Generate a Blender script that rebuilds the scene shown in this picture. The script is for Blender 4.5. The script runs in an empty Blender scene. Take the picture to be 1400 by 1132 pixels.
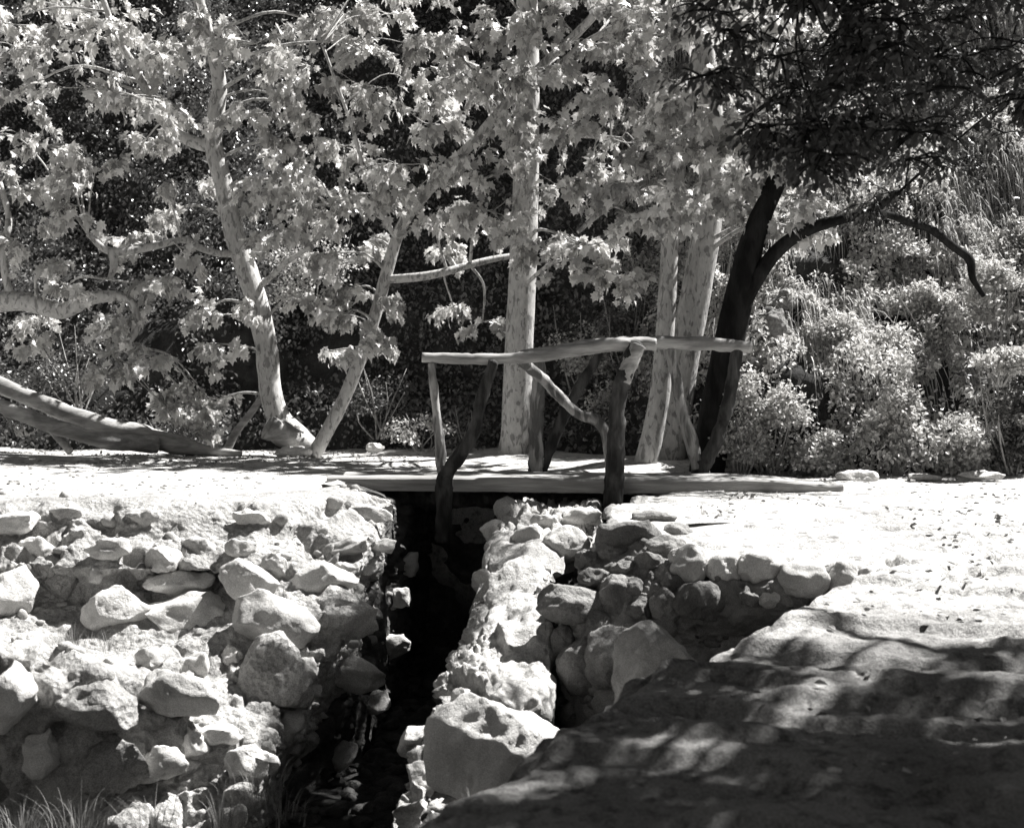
import bpy, bmesh, math, random
import numpy as np
from mathutils import Vector

# ------------------------------------------------------------------ camera, sky, sun, exposure
S = bpy.context.scene
COL = S.collection
FP, HX, HY, CZ = 1600.0, 700.0, 547.0, 0.6          # focal length in photo pixels, horizon, camera height over the terrace
cd = bpy.data.cameras.new('camera'); cam = bpy.data.objects.new('camera', cd); COL.objects.link(cam)
cam.location = (0, 0, CZ); cam.rotation_euler = (math.radians(90), 0, 0)
cd.sensor_width = 36; cd.lens = 36 * FP / 1400; cd.shift_y = -19 / 1400
cd.clip_start = 0.05; cd.clip_end = 500
cd.dof.use_dof = True; cd.dof.focus_distance = 8.6; cd.dof.aperture_fstop = 3.2
S.camera = cam

SUN_EL, SUN_AZ = math.radians(55), math.radians(65)   # azimuth from straight ahead towards the right
TOSUN = Vector((math.cos(SUN_EL) * math.sin(SUN_AZ), math.cos(SUN_EL) * math.cos(SUN_AZ), math.sin(SUN_EL)))
W = bpy.data.worlds.new('World'); S.world = W; W.use_nodes = True
wn = W.node_tree.nodes; wl = W.node_tree.links
sky = wn.new('ShaderNodeTexSky'); sky.sky_type = 'NISHITA'; sky.sun_disc = False
sky.air_density = 0.4; sky.dust_density = 0.2; sky.sun_elevation = SUN_EL; sky.sun_rotation = SUN_AZ
bw = wn.new('ShaderNodeRGBToBW'); bg = wn['Background']; bg.inputs['Strength'].default_value = 0.05
wl.new(sky.outputs[0], bw.inputs[0]); wl.new(bw.outputs[0], bg.inputs['Color'])
ld = bpy.data.lights.new('sun', 'SUN'); ld.energy = 5.0; ld.angle = math.radians(0.53); ld.color = (1, 0.985, 0.965)
sun = bpy.data.objects.new('sun', ld); COL.objects.link(sun)
sun.rotation_euler = (-TOSUN).to_track_quat('-Z', 'Y').to_euler(); sun.location = (6, 6, 14)
S.view_settings.view_transform = 'Standard'; S.view_settings.look = 'None'
S.view_settings.exposure = 1.55; S.view_settings.gamma = 1.0
S.render.engine = 'CYCLES'
S.cycles.max_bounces = 6; S.cycles.diffuse_bounces = 3; S.cycles.transmission_bounces = 4
S.cycles.sample_clamp_indirect = 4

rng = np.random.default_rng(7)
R = random.Random(11)

def at(px, py, Y):
    return np.array([(px - HX) / FP * Y, Y, CZ - (py - HY) / FP * Y])

# ------------------------------------------------------------------ numpy noise
def _hash(ix, iy, iz, seed):
    h = (ix.astype(np.int64) * 374761393 + iy.astype(np.int64) * 668265263 + iz.astype(np.int64) * 2147483647 + seed * 1274126177) & 0xFFFFFFFF
    h = ((h ^ (h >> 13)) * 1274126177) & 0xFFFFFFFF
    h = ((h ^ (h >> 16)) * 2246822519) & 0xFFFFFFFF
    return (h ^ (h >> 15)) & 0xFFFFFFFF

def vnoise(p, seed=0):
    p = np.asarray(p, float); f = np.floor(p); t = p - f; t = t * t * t * (t * (t * 6 - 15) + 10); f = f.astype(np.int64)
    out = 0
    for dx in (0, 1):
        for dy in (0, 1):
            for dz in (0, 1):
                w = (t[:, 0] if dx else 1 - t[:, 0]) * (t[:, 1] if dy else 1 - t[:, 1]) * (t[:, 2] if dz else 1 - t[:, 2])
                out = out + w * (_hash(f[:, 0] + dx, f[:, 1] + dy, f[:, 2] + dz, seed) / 2147483648.0 - 1)
    return out

def fbm(p, octv=4, seed=0, gain=0.5):
    a, s, n = 1.0, 0, 0; p = np.asarray(p, float)
    for i in range(octv):
        s = s + a * vnoise(p * 2.0 ** i + 17.3 * i, seed + i); n += a; a *= gain
    return s / n

def worley(p, seed=0):
    p = np.asarray(p, float); f = np.floor(p).astype(np.int64)
    d1 = np.full(len(p), 9.0); d2 = np.full(len(p), 9.0); cid = np.zeros(len(p))
    for dx in (-1, 0, 1):
        for dy in (-1, 0, 1):
            for dz in (-1, 0, 1):
                c = f + np.array([dx, dy, dz])
                q = [_hash(c[:, 0], c[:, 1], c[:, 2], seed + k) / 4294967296.0 for k in range(3)]
                d = np.sqrt(((c[:, 0] + q[0] - p[:, 0]) ** 2) + ((c[:, 1] + q[1] - p[:, 1]) ** 2) + ((c[:, 2] + q[2] - p[:, 2]) ** 2))
                m = d < d1
                d2 = np.where(m, d1, np.minimum(d2, d)); cid = np.where(m, q[1], cid); d1 = np.where(m, d, d1)
    return d1, d2, cid

def sstep(a, b, x):
    t = np.clip((x - a) / (b - a), 0, 1); return t * t * (3 - 2 * t)

# ------------------------------------------------------------------ object helpers
def link_mesh(name, verts, faces_flat, loop_tot, mat, parent=None, smooth=True):
    me = bpy.data.meshes.new(name)
    verts = np.asarray(verts, np.float32); faces_flat = np.asarray(faces_flat, np.int32).ravel()
    nf = len(loop_tot) if hasattr(loop_tot, '__len__') else len(faces_flat) // loop_tot
    tot = np.asarray(loop_tot if hasattr(loop_tot, '__len__') else np.full(nf, loop_tot), np.int32)
    me.vertices.add(len(verts)); me.vertices.foreach_set('co', verts.ravel())
    me.loops.add(len(faces_flat)); me.loops.foreach_set('vertex_index', faces_flat)
    me.polygons.add(nf)
    st = np.concatenate([[0], np.cumsum(tot)[:-1]]).astype(np.int32)
    me.polygons.foreach_set('loop_start', st); me.polygons.foreach_set('loop_total', tot)
    me.polygons.foreach_set('use_smooth', np.full(nf, smooth, bool))
    me.update(calc_edges=True); me.validate()
    me.materials.append(mat)
    o = bpy.data.objects.new(name, me); COL.objects.link(o)
    if parent is not None:
        o.parent = parent; o.matrix_parent_inverse = parent.matrix_world.inverted() if False else o.matrix_parent_inverse
        me.transform(__import__('mathutils').Matrix.Translation(-parent.location))
    return o

def tag(o, label=None, cat=None, group=None, kind=None):
    if label: o['label'] = label
    if cat: o['category'] = cat
    if group: o['group'] = group
    if kind: o['kind'] = kind
    return o

def thing(name, loc, label, cat, group=None):
    o = bpy.data.objects.new(name, None); COL.objects.link(o); o.location = tuple(float(v) for v in loc)
    o.empty_display_size = 0.1
    return tag(o, label, cat, group)

class MB:
    """collects pieces with any face sizes into one mesh"""
    def __init__(s): s.v = []; s.f = []; s.t = []; s.n = 0
    def add(s, verts, faces, k):
        verts = np.asarray(verts, float); faces = np.asarray(faces, np.int64).reshape(-1, k)
        s.v.append(verts); s.f.append((faces + s.n).ravel()); s.t.append(np.full(len(faces), k)); s.n += len(verts)
    def build(s, name, mat, parent=None, smooth=True):
        return link_mesh(name, np.concatenate(s.v), np.concatenate(s.f), np.concatenate(s.t), mat, parent, smooth)

def catmull(P, n):
    P = np.asarray(P, float)
    if len(P) == 2: t = np.linspace(0, 1, n)[:, None]; return P[0] * (1 - t) + P[1] * t
    Q = np.vstack([2 * P[0] - P[1], P, 2 * P[-1] - P[-2]]); m = len(P) - 1
    ts = np.linspace(0, m - 1e-9, n); i = ts.astype(int); t = (ts - i)[:, None]
    p0, p1, p2, p3 = Q[i], Q[i + 1], Q[i + 2], Q[i + 3]
    return 0.5 * (2 * p1 + (p2 - p0) * t + (2 * p0 - 5 * p1 + 4 * p2 - p3) * t ** 2 + (3 * p1 - p0 - 3 * p2 + p3) * t ** 3)

def tube(mb, P, rad, sides=12, n=None, rough=0.06, seed=0, freq=9.0, flat_end=False):
    """smooth tapered limb along P; rad one per control point"""
    P = np.asarray(P, float); n = n or max(6, 6 * (len(P) - 1) + 1)
    C = catmull(P, n); r = np.interp(np.linspace(0, 1, n), np.linspace(0, 1, len(rad)), rad)
    T = np.gradient(C, axis=0); T /= np.linalg.norm(T, axis=1)[:, None] + 1e-9
    up = np.array([0.3, 1, 0.2]) if abs(T[0][1]) < 0.8 else np.array([1, 0.1, 0.2])
    N = np.cross(T, up); N /= np.linalg.norm(N, axis=1)[:, None] + 1e-9
    B = np.cross(T, N)
    a = np.linspace(0, 2 * np.pi, sides, endpoint=False)
    ring = N[:, None, :] * np.cos(a)[None, :, None] + B[:, None, :] * np.sin(a)[None, :, None]
    pts = C[:, None, :] + ring * r[:, None, None]
    if rough:
        d = fbm(pts.reshape(-1, 3) * freq, 3, seed).reshape(n, sides)
        pts = pts + ring * (d * r[:, None] * rough * 3)[:, :, None]
    if flat_end:
        c0, c1 = C[0] - T[0] * 0.002, C[-1] + T[-1] * 0.002
    else:
        c0, c1 = C[0] - T[0] * r[0] * 0.4, C[-1] + T[-1] * r[-1] * 0.4
    V = np.vstack([pts.reshape(-1, 3), [c0], [c1]])
    i = np.arange(n - 1)[:, None] * sides; j = np.arange(sides)[None, :]; j2 = (j + 1) % sides
    q = np.stack([i + j, i + j2, i + sides + j2, i + sides + j], -1).reshape(-1, 4)
    mb.add(V, q, 4)
    base = mb.n - len(V); e = n * sides
    k = np.arange(sides); k2 = (k + 1) % sides
    f0 = np.stack([k2, k, np.full(sides, e)], -1); f1 = np.stack([(n - 1) * sides + k, (n - 1) * sides + k2, np.full(sides, e + 1)], -1)
    fs = np.vstack([f0, f1]) + base
    mb.f.append(fs.ravel()); mb.t.append(np.full(len(fs), 3))

_ico = {}
def ico(sub):
    if sub not in _ico:
        b = bmesh.new(); bmesh.ops.create_icosphere(b, subdivisions=sub, radius=1)
        b.verts.ensure_lookup_table()
        _ico[sub] = (np.array([v.co[:] for v in b.verts]), np.array([[v.index for v in f.verts] for f in b.faces])); b.free()
    return _ico[sub]

def rotm(axis, ang):
    a = np.asarray(axis, float); a = a / np.linalg.norm(a); c, s = math.cos(ang), math.sin(ang)
    K = np.array([[0, -a[2], a[1]], [a[2], 0, -a[0]], [-a[1], a[0], 0]])
    return np.eye(3) + s * K + (1 - c) * K @ K

def stone_mesh(size, seed, sub=4, cuts=9, rough=0.075, cut=(0.52, 0.9), fine=0.016):
    """one weathered stone: a ball cut by planes, softened and pitted"""
    r = np.random.default_rng(seed); v, f = ico(sub); v = v.copy()
    for _ in range(cuts):
        n = r.normal(size=3); n /= np.linalg.norm(n); d = r.uniform(*cut)
        h = v @ n - d; v = v - np.clip(h, 0, None)[:, None] * n[None, :] * 0.97
    nn = v / np.linalg.norm(v, axis=1)[:, None]
    v = v + nn * (fbm(v * 1.6 + seed, 3, seed) * rough * 2.2)[:, None]
    v = v * np.asarray(size)[None, :]
    if sub >= 4:
        v = v + nn * (fbm(v * 28 + seed, 3, seed + 5) * fine)[:, None]
    return v, f

# ------------------------------------------------------------------ materials (grey: the photograph is black and white)
def G(v): return (v, v * 0.988, v * 0.965, 1)

def mat_new(name):
    m = bpy.data.materials.new(name); m.use_nodes = True; nt = m.node_tree
    return m, nt, nt.nodes, nt.links, nt.nodes['Principled BSDF']

def rock_mat(name, lo, hi, scale=6, bump=0.5, rough=0.9, speck=0.25, pits=0.0, island=0.0, bscale=40):
    m, nt, N, L, b = mat_new(name)
    tc = N.new('ShaderNodeTexCoord')
    n1 = N.new('ShaderNodeTexNoise'); n1.inputs['Scale'].default_value = scale; n1.inputs['Detail'].default_value = 8; n1.inputs['Roughness'].default_value = 0.62
    L.new(tc.outputs['Object'], n1.inputs['Vector'])
    cr = N.new('ShaderNodeValToRGB'); cr.color_ramp.elements[0].position = 0.32; cr.color_ramp.elements[1].position = 0.68
    cr.color_ramp.elements[0].color = G(lo); cr.color_ramp.elements[1].color = G(hi)
    L.new(n1.outputs['Fac'], cr.inputs['Fac'])
    n2 = N.new('ShaderNodeTexNoise'); n2.inputs['Scale'].default_value = bscale * 4; n2.inputs['Detail'].default_value = 4
    L.new(tc.outputs['Object'], n2.inputs['Vector'])
    mr = N.new('ShaderNodeMapRange'); mr.inputs['From Min'].default_value = 0.35; mr.inputs['From Max'].default_value = 0.65
    mr.inputs['To Min'].default_value = 1 - speck; mr.inputs['To Max'].default_value = 1 + speck * 0.5
    L.new(n2.outputs['Fac'], mr.inputs['Value'])
    mx = N.new('ShaderNodeMix'); mx.data_type = 'RGBA'; mx.blend_type = 'MULTIPLY'; mx.inputs['Factor'].default_value = 1
    L.new(cr.outputs['Color'], mx.inputs[6]); L.new(mr.outputs['Result'], mx.inputs[7])
    out = mx.outputs[2]
    if island:
        ge = N.new('ShaderNodeNewGeometry'); m2 = N.new('ShaderNodeMapRange')
        m2.inputs['To Min'].default_value = 1 - island; m2.inputs['To Max'].default_value = 1 + island * 0.4
        L.new(ge.outputs['Random Per Island'], m2.inputs['Value'])
        m3 = N.new('ShaderNodeMix'); m3.data_type = 'RGBA'; m3.blend_type = 'MULTIPLY'; m3.inputs['Factor'].default_value = 1
        L.new(out, m3.inputs[6]); L.new(m2.outputs['Result'], m3.inputs[7]); out = m3.outputs[2]
    oi = N.new('ShaderNodeObjectInfo'); m4 = N.new('ShaderNodeMapRange'); m4.inputs['To Min'].default_value = 0.8; m4.inputs['To Max'].default_value = 1.2
    L.new(oi.outputs['Random'], m4.inputs['Value']); n5 = N.new('ShaderNodeTexNoise'); n5.inputs['Scale'].default_value = 2.3; n5.inputs['Detail'].default_value = 5; L.new(tc.outputs['Object'], n5.inputs['Vector'])
    m5 = N.new('ShaderNodeMapRange'); m5.inputs['From Min'].default_value = .36; m5.inputs['From Max'].default_value = .5; m5.inputs['To Min'].default_value = .74; L.new(n5.outputs['Fac'], m5.inputs['Value'])   # stains
    for f in ([m4, m5] if 'boulder' in name or 'stone' in name else [m5]):
        m6 = N.new('ShaderNodeMix'); m6.data_type = 'RGBA'; m6.blend_type = 'MULTIPLY'; m6.inputs['Factor'].default_value = 1
        L.new(out, m6.inputs[6]); L.new(f.outputs[0], m6.inputs[7]); out = m6.outputs[2]
    L.new(out, b.inputs['Base Color']); b.inputs['Roughness'].default_value = rough
    b.inputs['Specular IOR Level'].default_value = 0.2
    n3 = N.new('ShaderNodeTexNoise'); n3.inputs['Scale'].default_value = bscale; n3.inputs['Detail'].default_value = 9; n3.inputs['Roughness'].default_value = 0.68
    L.new(tc.outputs['Object'], n3.inputs['Vector'])
    h = n3.outputs['Fac']
    if pits:
        vo = N.new('ShaderNodeTexVoronoi'); vo.inputs['Scale'].default_value = bscale * 0.8
        L.new(tc.outputs['Object'], vo.inputs['Vector'])
        ma = N.new('ShaderNodeMath'); ma.operation = 'MULTIPLY_ADD'; ma.inputs[1].default_value = pits
        L.new(vo.outputs['Distance'], ma.inputs[0]); L.new(h, ma.inputs[2]); h = ma.outputs[0]
    bp = N.new('ShaderNodeBump'); bp.inputs['Strength'].default_value = bump; bp.inputs['Distance'].default_value = 0.03
    L.new(h, bp.inputs['Height']); L.new(bp.outputs['Normal'], b.inputs['Normal'])
    return m

def bark_mat(name, lo, hi, pos=(0.42, 0.58), sc=(7, 7, 3), rough=0.85, bump=0.4, bsc=(40, 40, 8), spec=0.2):
    m, nt, N, L, b = mat_new(name)
    tc = N.new('ShaderNodeTexCoord'); mp = N.new('ShaderNodeMapping'); mp.inputs['Scale'].default_value = sc
    L.new(tc.outputs['Object'], mp.inputs['Vector'])
    n1 = N.new('ShaderNodeTexNoise'); n1.inputs['Scale'].default_value = 1; n1.inputs['Detail'].default_value = 5; n1.inputs['Distortion'].default_value = 0.6
    L.new(mp.outputs[0], n1.inputs['Vector'])
    cr = N.new('ShaderNodeValToRGB'); cr.color_ramp.elements[0].position = pos[0]; cr.color_ramp.elements[1].position = pos[1]
    cr.color_ramp.elements[0].color = G(lo); cr.color_ramp.elements[1].color = G(hi)
    L.new(n1.outputs['Fac'], cr.inputs['Fac'])
    mp2 = N.new('ShaderNodeMapping'); mp2.inputs['Scale'].default_value = bsc; L.new(tc.outputs['Object'], mp2.inputs['Vector'])
    n2 = N.new('ShaderNodeTexNoise'); n2.inputs['Scale'].default_value = 1; n2.inputs['Detail'].default_value = 6; n2.inputs['Roughness'].default_value = 0.65
    L.new(mp2.outputs[0], n2.inputs['Vector'])
    mr = N.new('ShaderNodeMapRange'); mr.inputs['From Min'].default_value = 0.3; mr.inputs['From Max'].default_value = 0.7
    mr.inputs['To Min'].default_value = 0.72; mr.inputs['To Max'].default_value = 1.15
    L.new(n2.outputs['Fac'], mr.inputs['Value'])
    mx = N.new('ShaderNodeMix'); mx.data_type = 'RGBA'; mx.blend_type = 'MULTIPLY'; mx.inputs['Factor'].default_value = 1
    L.new(cr.outputs['Color'], mx.inputs[6]); L.new(mr.outputs['Result'], mx.inputs[7])
    L.new(mx.outputs[2], b.inputs['Base Color']); b.inputs['Roughness'].default_value = rough; b.inputs['Specular IOR Level'].default_value = spec
    bp = N.new('ShaderNodeBump'); bp.inputs['Strength'].default_value = bump; bp.inputs['Distance'].default_value = 0.02
    L.new(n2.outputs['Fac'], bp.inputs['Height']); L.new(bp.outputs['Normal'], b.inputs['Normal'])
    return m

def leaf_mat(name, refl, trans, mixf=0.45, rough=0.5, spec=0.35, var=0.4):
    m, nt, N, L, b = mat_new(name)
    ge = N.new('ShaderNodeNewGeometry'); mr = N.new('ShaderNodeMapRange')
    mr.inputs['To Min'].default_value = 1 - var; mr.inputs['To Max'].default_value = 1 + var * 0.6
    L.new(ge.outputs['Random Per Island'], mr.inputs['Value'])
    def tint(v):
        x = N.new('ShaderNodeMix'); x.data_type = 'RGBA'; x.blend_type = 'MULTIPLY'; x.inputs['Factor'].default_value = 1
        x.inputs[6].default_value = G(v); L.new(mr.outputs['Result'], x.inputs[7]); return x.outputs[2]
    L.new(tint(refl), b.inputs['Base Color']); b.inputs['Roughness'].default_value = rough; b.inputs['Specular IOR Level'].default_value = spec
    tr = N.new('ShaderNodeBsdfTranslucent'); L.new(tint(trans), tr.inputs['Color'])
    ms = N.new('ShaderNodeMixShader'); ms.inputs[0].default_value = mixf
    L.new(b.outputs[0], ms.inputs[1]); L.new(tr.outputs[0], ms.inputs[2])
    L.new(ms.outputs[0], N['Material Output'].inputs['Surface'])
    return m

M = {}
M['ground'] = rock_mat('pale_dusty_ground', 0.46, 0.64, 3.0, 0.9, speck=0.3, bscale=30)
gm = M['ground']; nt = gm.node_tree; N_, L_ = nt.nodes, nt.links; pb = N_['Principled BSDF']     # bare foreground rock, coloured darker than the dust to deepen its shade
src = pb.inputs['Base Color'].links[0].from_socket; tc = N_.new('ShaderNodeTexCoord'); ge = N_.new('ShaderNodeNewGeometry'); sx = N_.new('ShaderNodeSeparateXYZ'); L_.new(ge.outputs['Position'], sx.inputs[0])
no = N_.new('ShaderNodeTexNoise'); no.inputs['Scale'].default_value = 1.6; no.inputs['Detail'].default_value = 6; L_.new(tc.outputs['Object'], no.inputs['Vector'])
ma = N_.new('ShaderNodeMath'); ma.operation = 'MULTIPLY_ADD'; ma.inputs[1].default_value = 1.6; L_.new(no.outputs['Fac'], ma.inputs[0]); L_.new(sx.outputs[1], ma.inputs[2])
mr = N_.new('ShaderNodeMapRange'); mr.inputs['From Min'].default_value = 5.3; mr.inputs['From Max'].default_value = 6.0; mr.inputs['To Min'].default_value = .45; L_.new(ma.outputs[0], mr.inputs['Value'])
n2 = N_.new('ShaderNodeTexNoise'); n2.inputs['Scale'].default_value = 14; n2.inputs['Detail'].default_value = 7; n2.inputs['Roughness'].default_value = .7; L_.new(tc.outputs['Object'], n2.inputs['Vector'])
m2 = N_.new('ShaderNodeMapRange'); m2.inputs['From Min'].default_value = .36; m2.inputs['From Max'].default_value = .5; m2.inputs['To Min'].default_value = .42; L_.new(n2.outputs['Fac'], m2.inputs['Value'])
m3 = N_.new('ShaderNodeMapRange'); m3.inputs['From Min'].default_value = -1.15; m3.inputs['From Max'].default_value = -.75; m3.inputs['To Min'].default_value = .12; L_.new(sx.outputs[2], m3.inputs['Value'])   # shade painted into the floor of the hollow, darker with depth
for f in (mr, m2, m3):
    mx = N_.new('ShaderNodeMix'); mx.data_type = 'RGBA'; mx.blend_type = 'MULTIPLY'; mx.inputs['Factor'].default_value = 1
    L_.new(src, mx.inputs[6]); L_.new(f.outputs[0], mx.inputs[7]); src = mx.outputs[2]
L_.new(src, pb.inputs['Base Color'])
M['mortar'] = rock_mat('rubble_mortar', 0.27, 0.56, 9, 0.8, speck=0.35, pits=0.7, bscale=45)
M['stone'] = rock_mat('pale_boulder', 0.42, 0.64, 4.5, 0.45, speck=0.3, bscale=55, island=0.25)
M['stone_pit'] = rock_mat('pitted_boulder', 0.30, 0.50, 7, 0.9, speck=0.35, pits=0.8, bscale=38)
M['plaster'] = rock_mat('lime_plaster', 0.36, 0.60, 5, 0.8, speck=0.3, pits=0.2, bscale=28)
M['shaderock'] = rock_mat('shade_dark_rock', 0.05, 0.15, 8, 0.9, speck=0.3, pits=0.5, bscale=40)  # the shade of the channel and slot is put into this rock colour
M['midstone'] = rock_mat('grey_smooth_boulder', 0.22, 0.36, 4, 0.5, speck=0.3, bscale=50)  # greyed so that the colour carries the shade of the right bank
M['darkstone'] = rock_mat('shade_dark_stone', 0.14, 0.28, 6, 0.7, speck=0.35, pits=0.4, bscale=45, island=0.2)  # shaded copy of the pale stone, for the side of the right bank
M['earth'] = rock_mat('dark_leafy_earth', 0.02, 0.07, 5, 0.8, speck=0.4, bscale=35)
M['cliff'] = rock_mat('hillside_rock', 0.16, 0.34, 2.2, 0.9, speck=0.4, pits=0.4, bscale=14)
M['plank'] = bark_mat('weathered_plank', 0.24, 0.42, (0.35, 0.65), (1.5, 14, 14), bsc=(4, 70, 70), bump=0.5)
M['rail'] = bark_mat('peeled_log', 0.22, 0.42, (0.38, 0.6), (2.5, 14, 14), bsc=(6, 60, 60), bump=0.4)
M['post'] = bark_mat('dark_barked_post', 0.025, 0.09, (0.4, 0.62), (12, 12, 4), bsc=(50, 50, 9), bump=0.9)
M['postpale'] = bark_mat('half_peeled_post', 0.12, 0.36, (0.46, 0.56), (11, 11, 3), bsc=(50, 50, 9), bump=0.5)
M['syc'] = bark_mat('mottled_sycamore_bark', 0.24, 0.48, (0.40, 0.47), (24, 24, 10), bsc=(30, 30, 12), bump=0.5)
M['oakbark'] = bark_mat('dark_oak_bark', 0.010, 0.025, (0.4, 0.6), (8, 8, 3), bsc=(45, 45, 9), bump=0.8, spec=.08)
M['log'] = bark_mat('bleached_log', 0.2, 0.42, (0.35, 0.62), (3, 9, 9), bsc=(6, 40, 40), bump=0.5)
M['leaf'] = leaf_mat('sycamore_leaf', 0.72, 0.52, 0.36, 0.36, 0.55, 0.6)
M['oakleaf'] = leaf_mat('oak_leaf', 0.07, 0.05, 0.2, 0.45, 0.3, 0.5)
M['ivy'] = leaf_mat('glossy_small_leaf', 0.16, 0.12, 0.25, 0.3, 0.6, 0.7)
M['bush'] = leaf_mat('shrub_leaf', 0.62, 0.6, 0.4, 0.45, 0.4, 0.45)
M['dullgrass'] = leaf_mat('dull_grass', 0.26, 0.24, 0.3, 0.6, 0.2, 0.6)
M['grass'] = leaf_mat('dry_grass', 0.52, 0.5, 0.35, 0.6, 0.2, 0.5)

# ------------------------------------------------------------------ ground
PIT = np.array([(-9, 7.1), (-1.9, 7.25), (-1.45, 7.8), (-1.2, 8.5), (-1.15, 9.2), (-1.15, 9.95), (1.2, 9.95), (1.2, 8.5), (1.1, 7.7), (1.0, 7.1), (1.1, 6.8), (1.75, 6.5), (1.98, 6.1),
                (2.0, 5.86), (1.5, 5.4), (.92, 4.8), (.62, 4.32), (.345, 3.93), (.16, 3.66), (0, 3.4), (-.14, 3.2), (-.27, 2.98), (-.5, 2.5), (-.8, 1.2), (-9, 1.2)], float)

def sdist(x, y, poly):
    """signed distance, positive inside"""
    p = np.stack([x, y], -1); d = np.full(len(p), 1e9); ins = np.zeros(len(p), bool)
    for i in range(len(poly)):
        a, b = poly[i], poly[(i + 1) % len(poly)]; e = b - a
        t = np.clip(((p - a) @ e) / (e @ e), 0, 1); d = np.minimum(d, np.linalg.norm(p - a - t[:, None] * e, axis=1))
        c = (a[1] > p[:, 1]) != (b[1] > p[:, 1])
        with np.errstate(divide='ignore', invalid='ignore'):
            xi = a[0] + (p[:, 1] - a[1]) / (b[1] - a[1] + 1e-12) * e[0]
        ins ^= c & (p[:, 0] < xi)
    return np.where(ins, d, -d)

def ground_top(x, y):
    right = np.interp(y, [-5, 2, 3, 4, 5.1, 6.1, 7, 8, 12], [-.56, -.52, -.50, -.45, -.36, -.235, -.13, -.10, 0])
    w = sstep(-1.2, -.4, x)
    return right * w

def ground_h(x, y, detail=True):
    z = ground_top(x, y); q = np.stack([x, y, np.zeros_like(x)], -1)
    near = sstep(8.5, 5.0, y) * sstep(-1, 0, x)
    z = z + fbm(q * 0.6, 3, 3) * 0.03 * sstep(-1, .5, x) - .012 * sstep(0, -1, x)
    if detail:
        # worn layered rock in the foreground: ripples, shelves, cracks and small hollows
        st = q * np.array([1.6, 4.2, 1]); st[:, 1] += 0.55 * x * 4.2 * 0.3
        rip = fbm(st, 5, 21, 0.55)
        led = fbm(q * np.array([.55, 2.4, 1]) + np.array([0, .3, 0]) * x[:, None], 3, 25) * 4
        led = np.floor(led) + sstep(.35, .65, led - np.floor(led))
        z = z + near * (rip * 0.026 + led * 0.042) + fbm(q * 7, 4, 33) * (0.004 + 0.008 * near) + near * fbm(q * 22, 4, 35, .6) * .009
        d1, d2, _ = worley(q * np.array([1.5, 2.2, 1]) + fbm(q * 2, 2, 5)[:, None] * 0.25, 9)
        z = z - near * 0.045 * sstep(0.045, 0.0, d2 - d1) * sstep(-.25, .05, fbm(q * 1.3, 2, 6))
        d1, _, _ = worley(q * 9 + 3.3, 19)
        z = z - near * 0.018 * sstep(0.3, 0.05, d1) * sstep(-.2, .1, fbm(q * 1.7, 2, 8))
        z = z + (1 - near) * fbm(q * 3.0, 5, 61) * 0.014 + sstep(9.6, 11, y) * (fbm(q * 0.9, 3, 62) * .07 + .02)
        d1, _, _ = worley(q * 14 + 1.3, 29); z = z + (1 - near) * .012 * sstep(.3, .05, d1) * sstep(.05, .3, fbm(q * 2.2, 2, 30))
    s = sdist(x, y, PIT)
    if detail:
        s = s + fbm(q * 3.2, 4, 77) * 0.07 + fbm(q * 12, 2, 78) * 0.02
    k1 = sstep(-.03, .035, s); k2 = sstep(.06, .14, s); k3 = sstep(.16, .34, s)
    low = -1.62 + fbm(q * 1.4, 4, 88) * 0.10
    z = z * (1 - k3) + low * k3 - (0.07 * k1 + 0.10 * k2) * (1 - k3)
    return z

def spaced(lo, a, b, hi, d, g=1.13):
    mid = list(np.arange(a, b, d)); L_, s, v = [], d, a
    while v > lo: s *= g; v -= s; L_.append(v)
    R_, s, v = [], d, mid[-1]
    while v < hi: s *= g; v += s; R_.append(v)
    return np.array(L_[::-1] + mid + R_)

def grid_faces(nr, nc):
    i = np.arange(nr - 1)[:, None] * nc; j = np.arange(nc - 1)[None, :]
    return np.stack([i + j, i + j + 1, i + nc + j + 1, i + nc + j], -1).reshape(-1, 4)

gx = spaced(-70, -1.1, 3.0, 70, 0.02, 1.09); gy = spaced(-40, 2.4, 7.2, 90, 0.02, 1.05)
X, Y = np.meshgrid(gx, gy); Z = ground_h(X.ravel(), Y.ravel())
gv = np.stack([X.ravel(), Y.ravel(), Z], -1)
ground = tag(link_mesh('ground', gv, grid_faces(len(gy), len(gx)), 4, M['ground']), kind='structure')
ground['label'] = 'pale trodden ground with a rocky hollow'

# ------------------------------------------------------------------ hillside behind the trees
def hill_base(x):
    return np.interp(x, [-30, -3, 0, 1.2, 2.2, 6, 30], [15.0, 14.6, 13.4, 12.0, 10.4, 9.9, 9.0])
def hill_pt(x, t):
    """t = metres climbed along the slope"""
    y = hill_base(x) + t * np.where(x > 1.5, 0.62, 0.60); z = -0.12 + t * 0.82
    q = np.stack([x, y, z], -1)
    n = fbm(q * 0.45, 5, 41) * 0.9 + fbm(q * 1.8, 4, 43) * 0.22
    k = sstep(0, 1.2, t)
    return np.stack([x + n * 0.1 * k, y - n * k * 0.8, z + n * k * 0.5], -1)
hx = np.linspace(-16, 16, 240); ht = np.concatenate([np.linspace(0, 9, 110), np.linspace(9.3, 24, 30)])
HXg, HT = np.meshgrid(hx, ht)
hv = hill_pt(HXg.ravel(), HT.ravel())
tag(link_mesh('hillside', hv, grid_faces(len(ht), len(hx)), 4, M['earth']), kind='structure')

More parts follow.
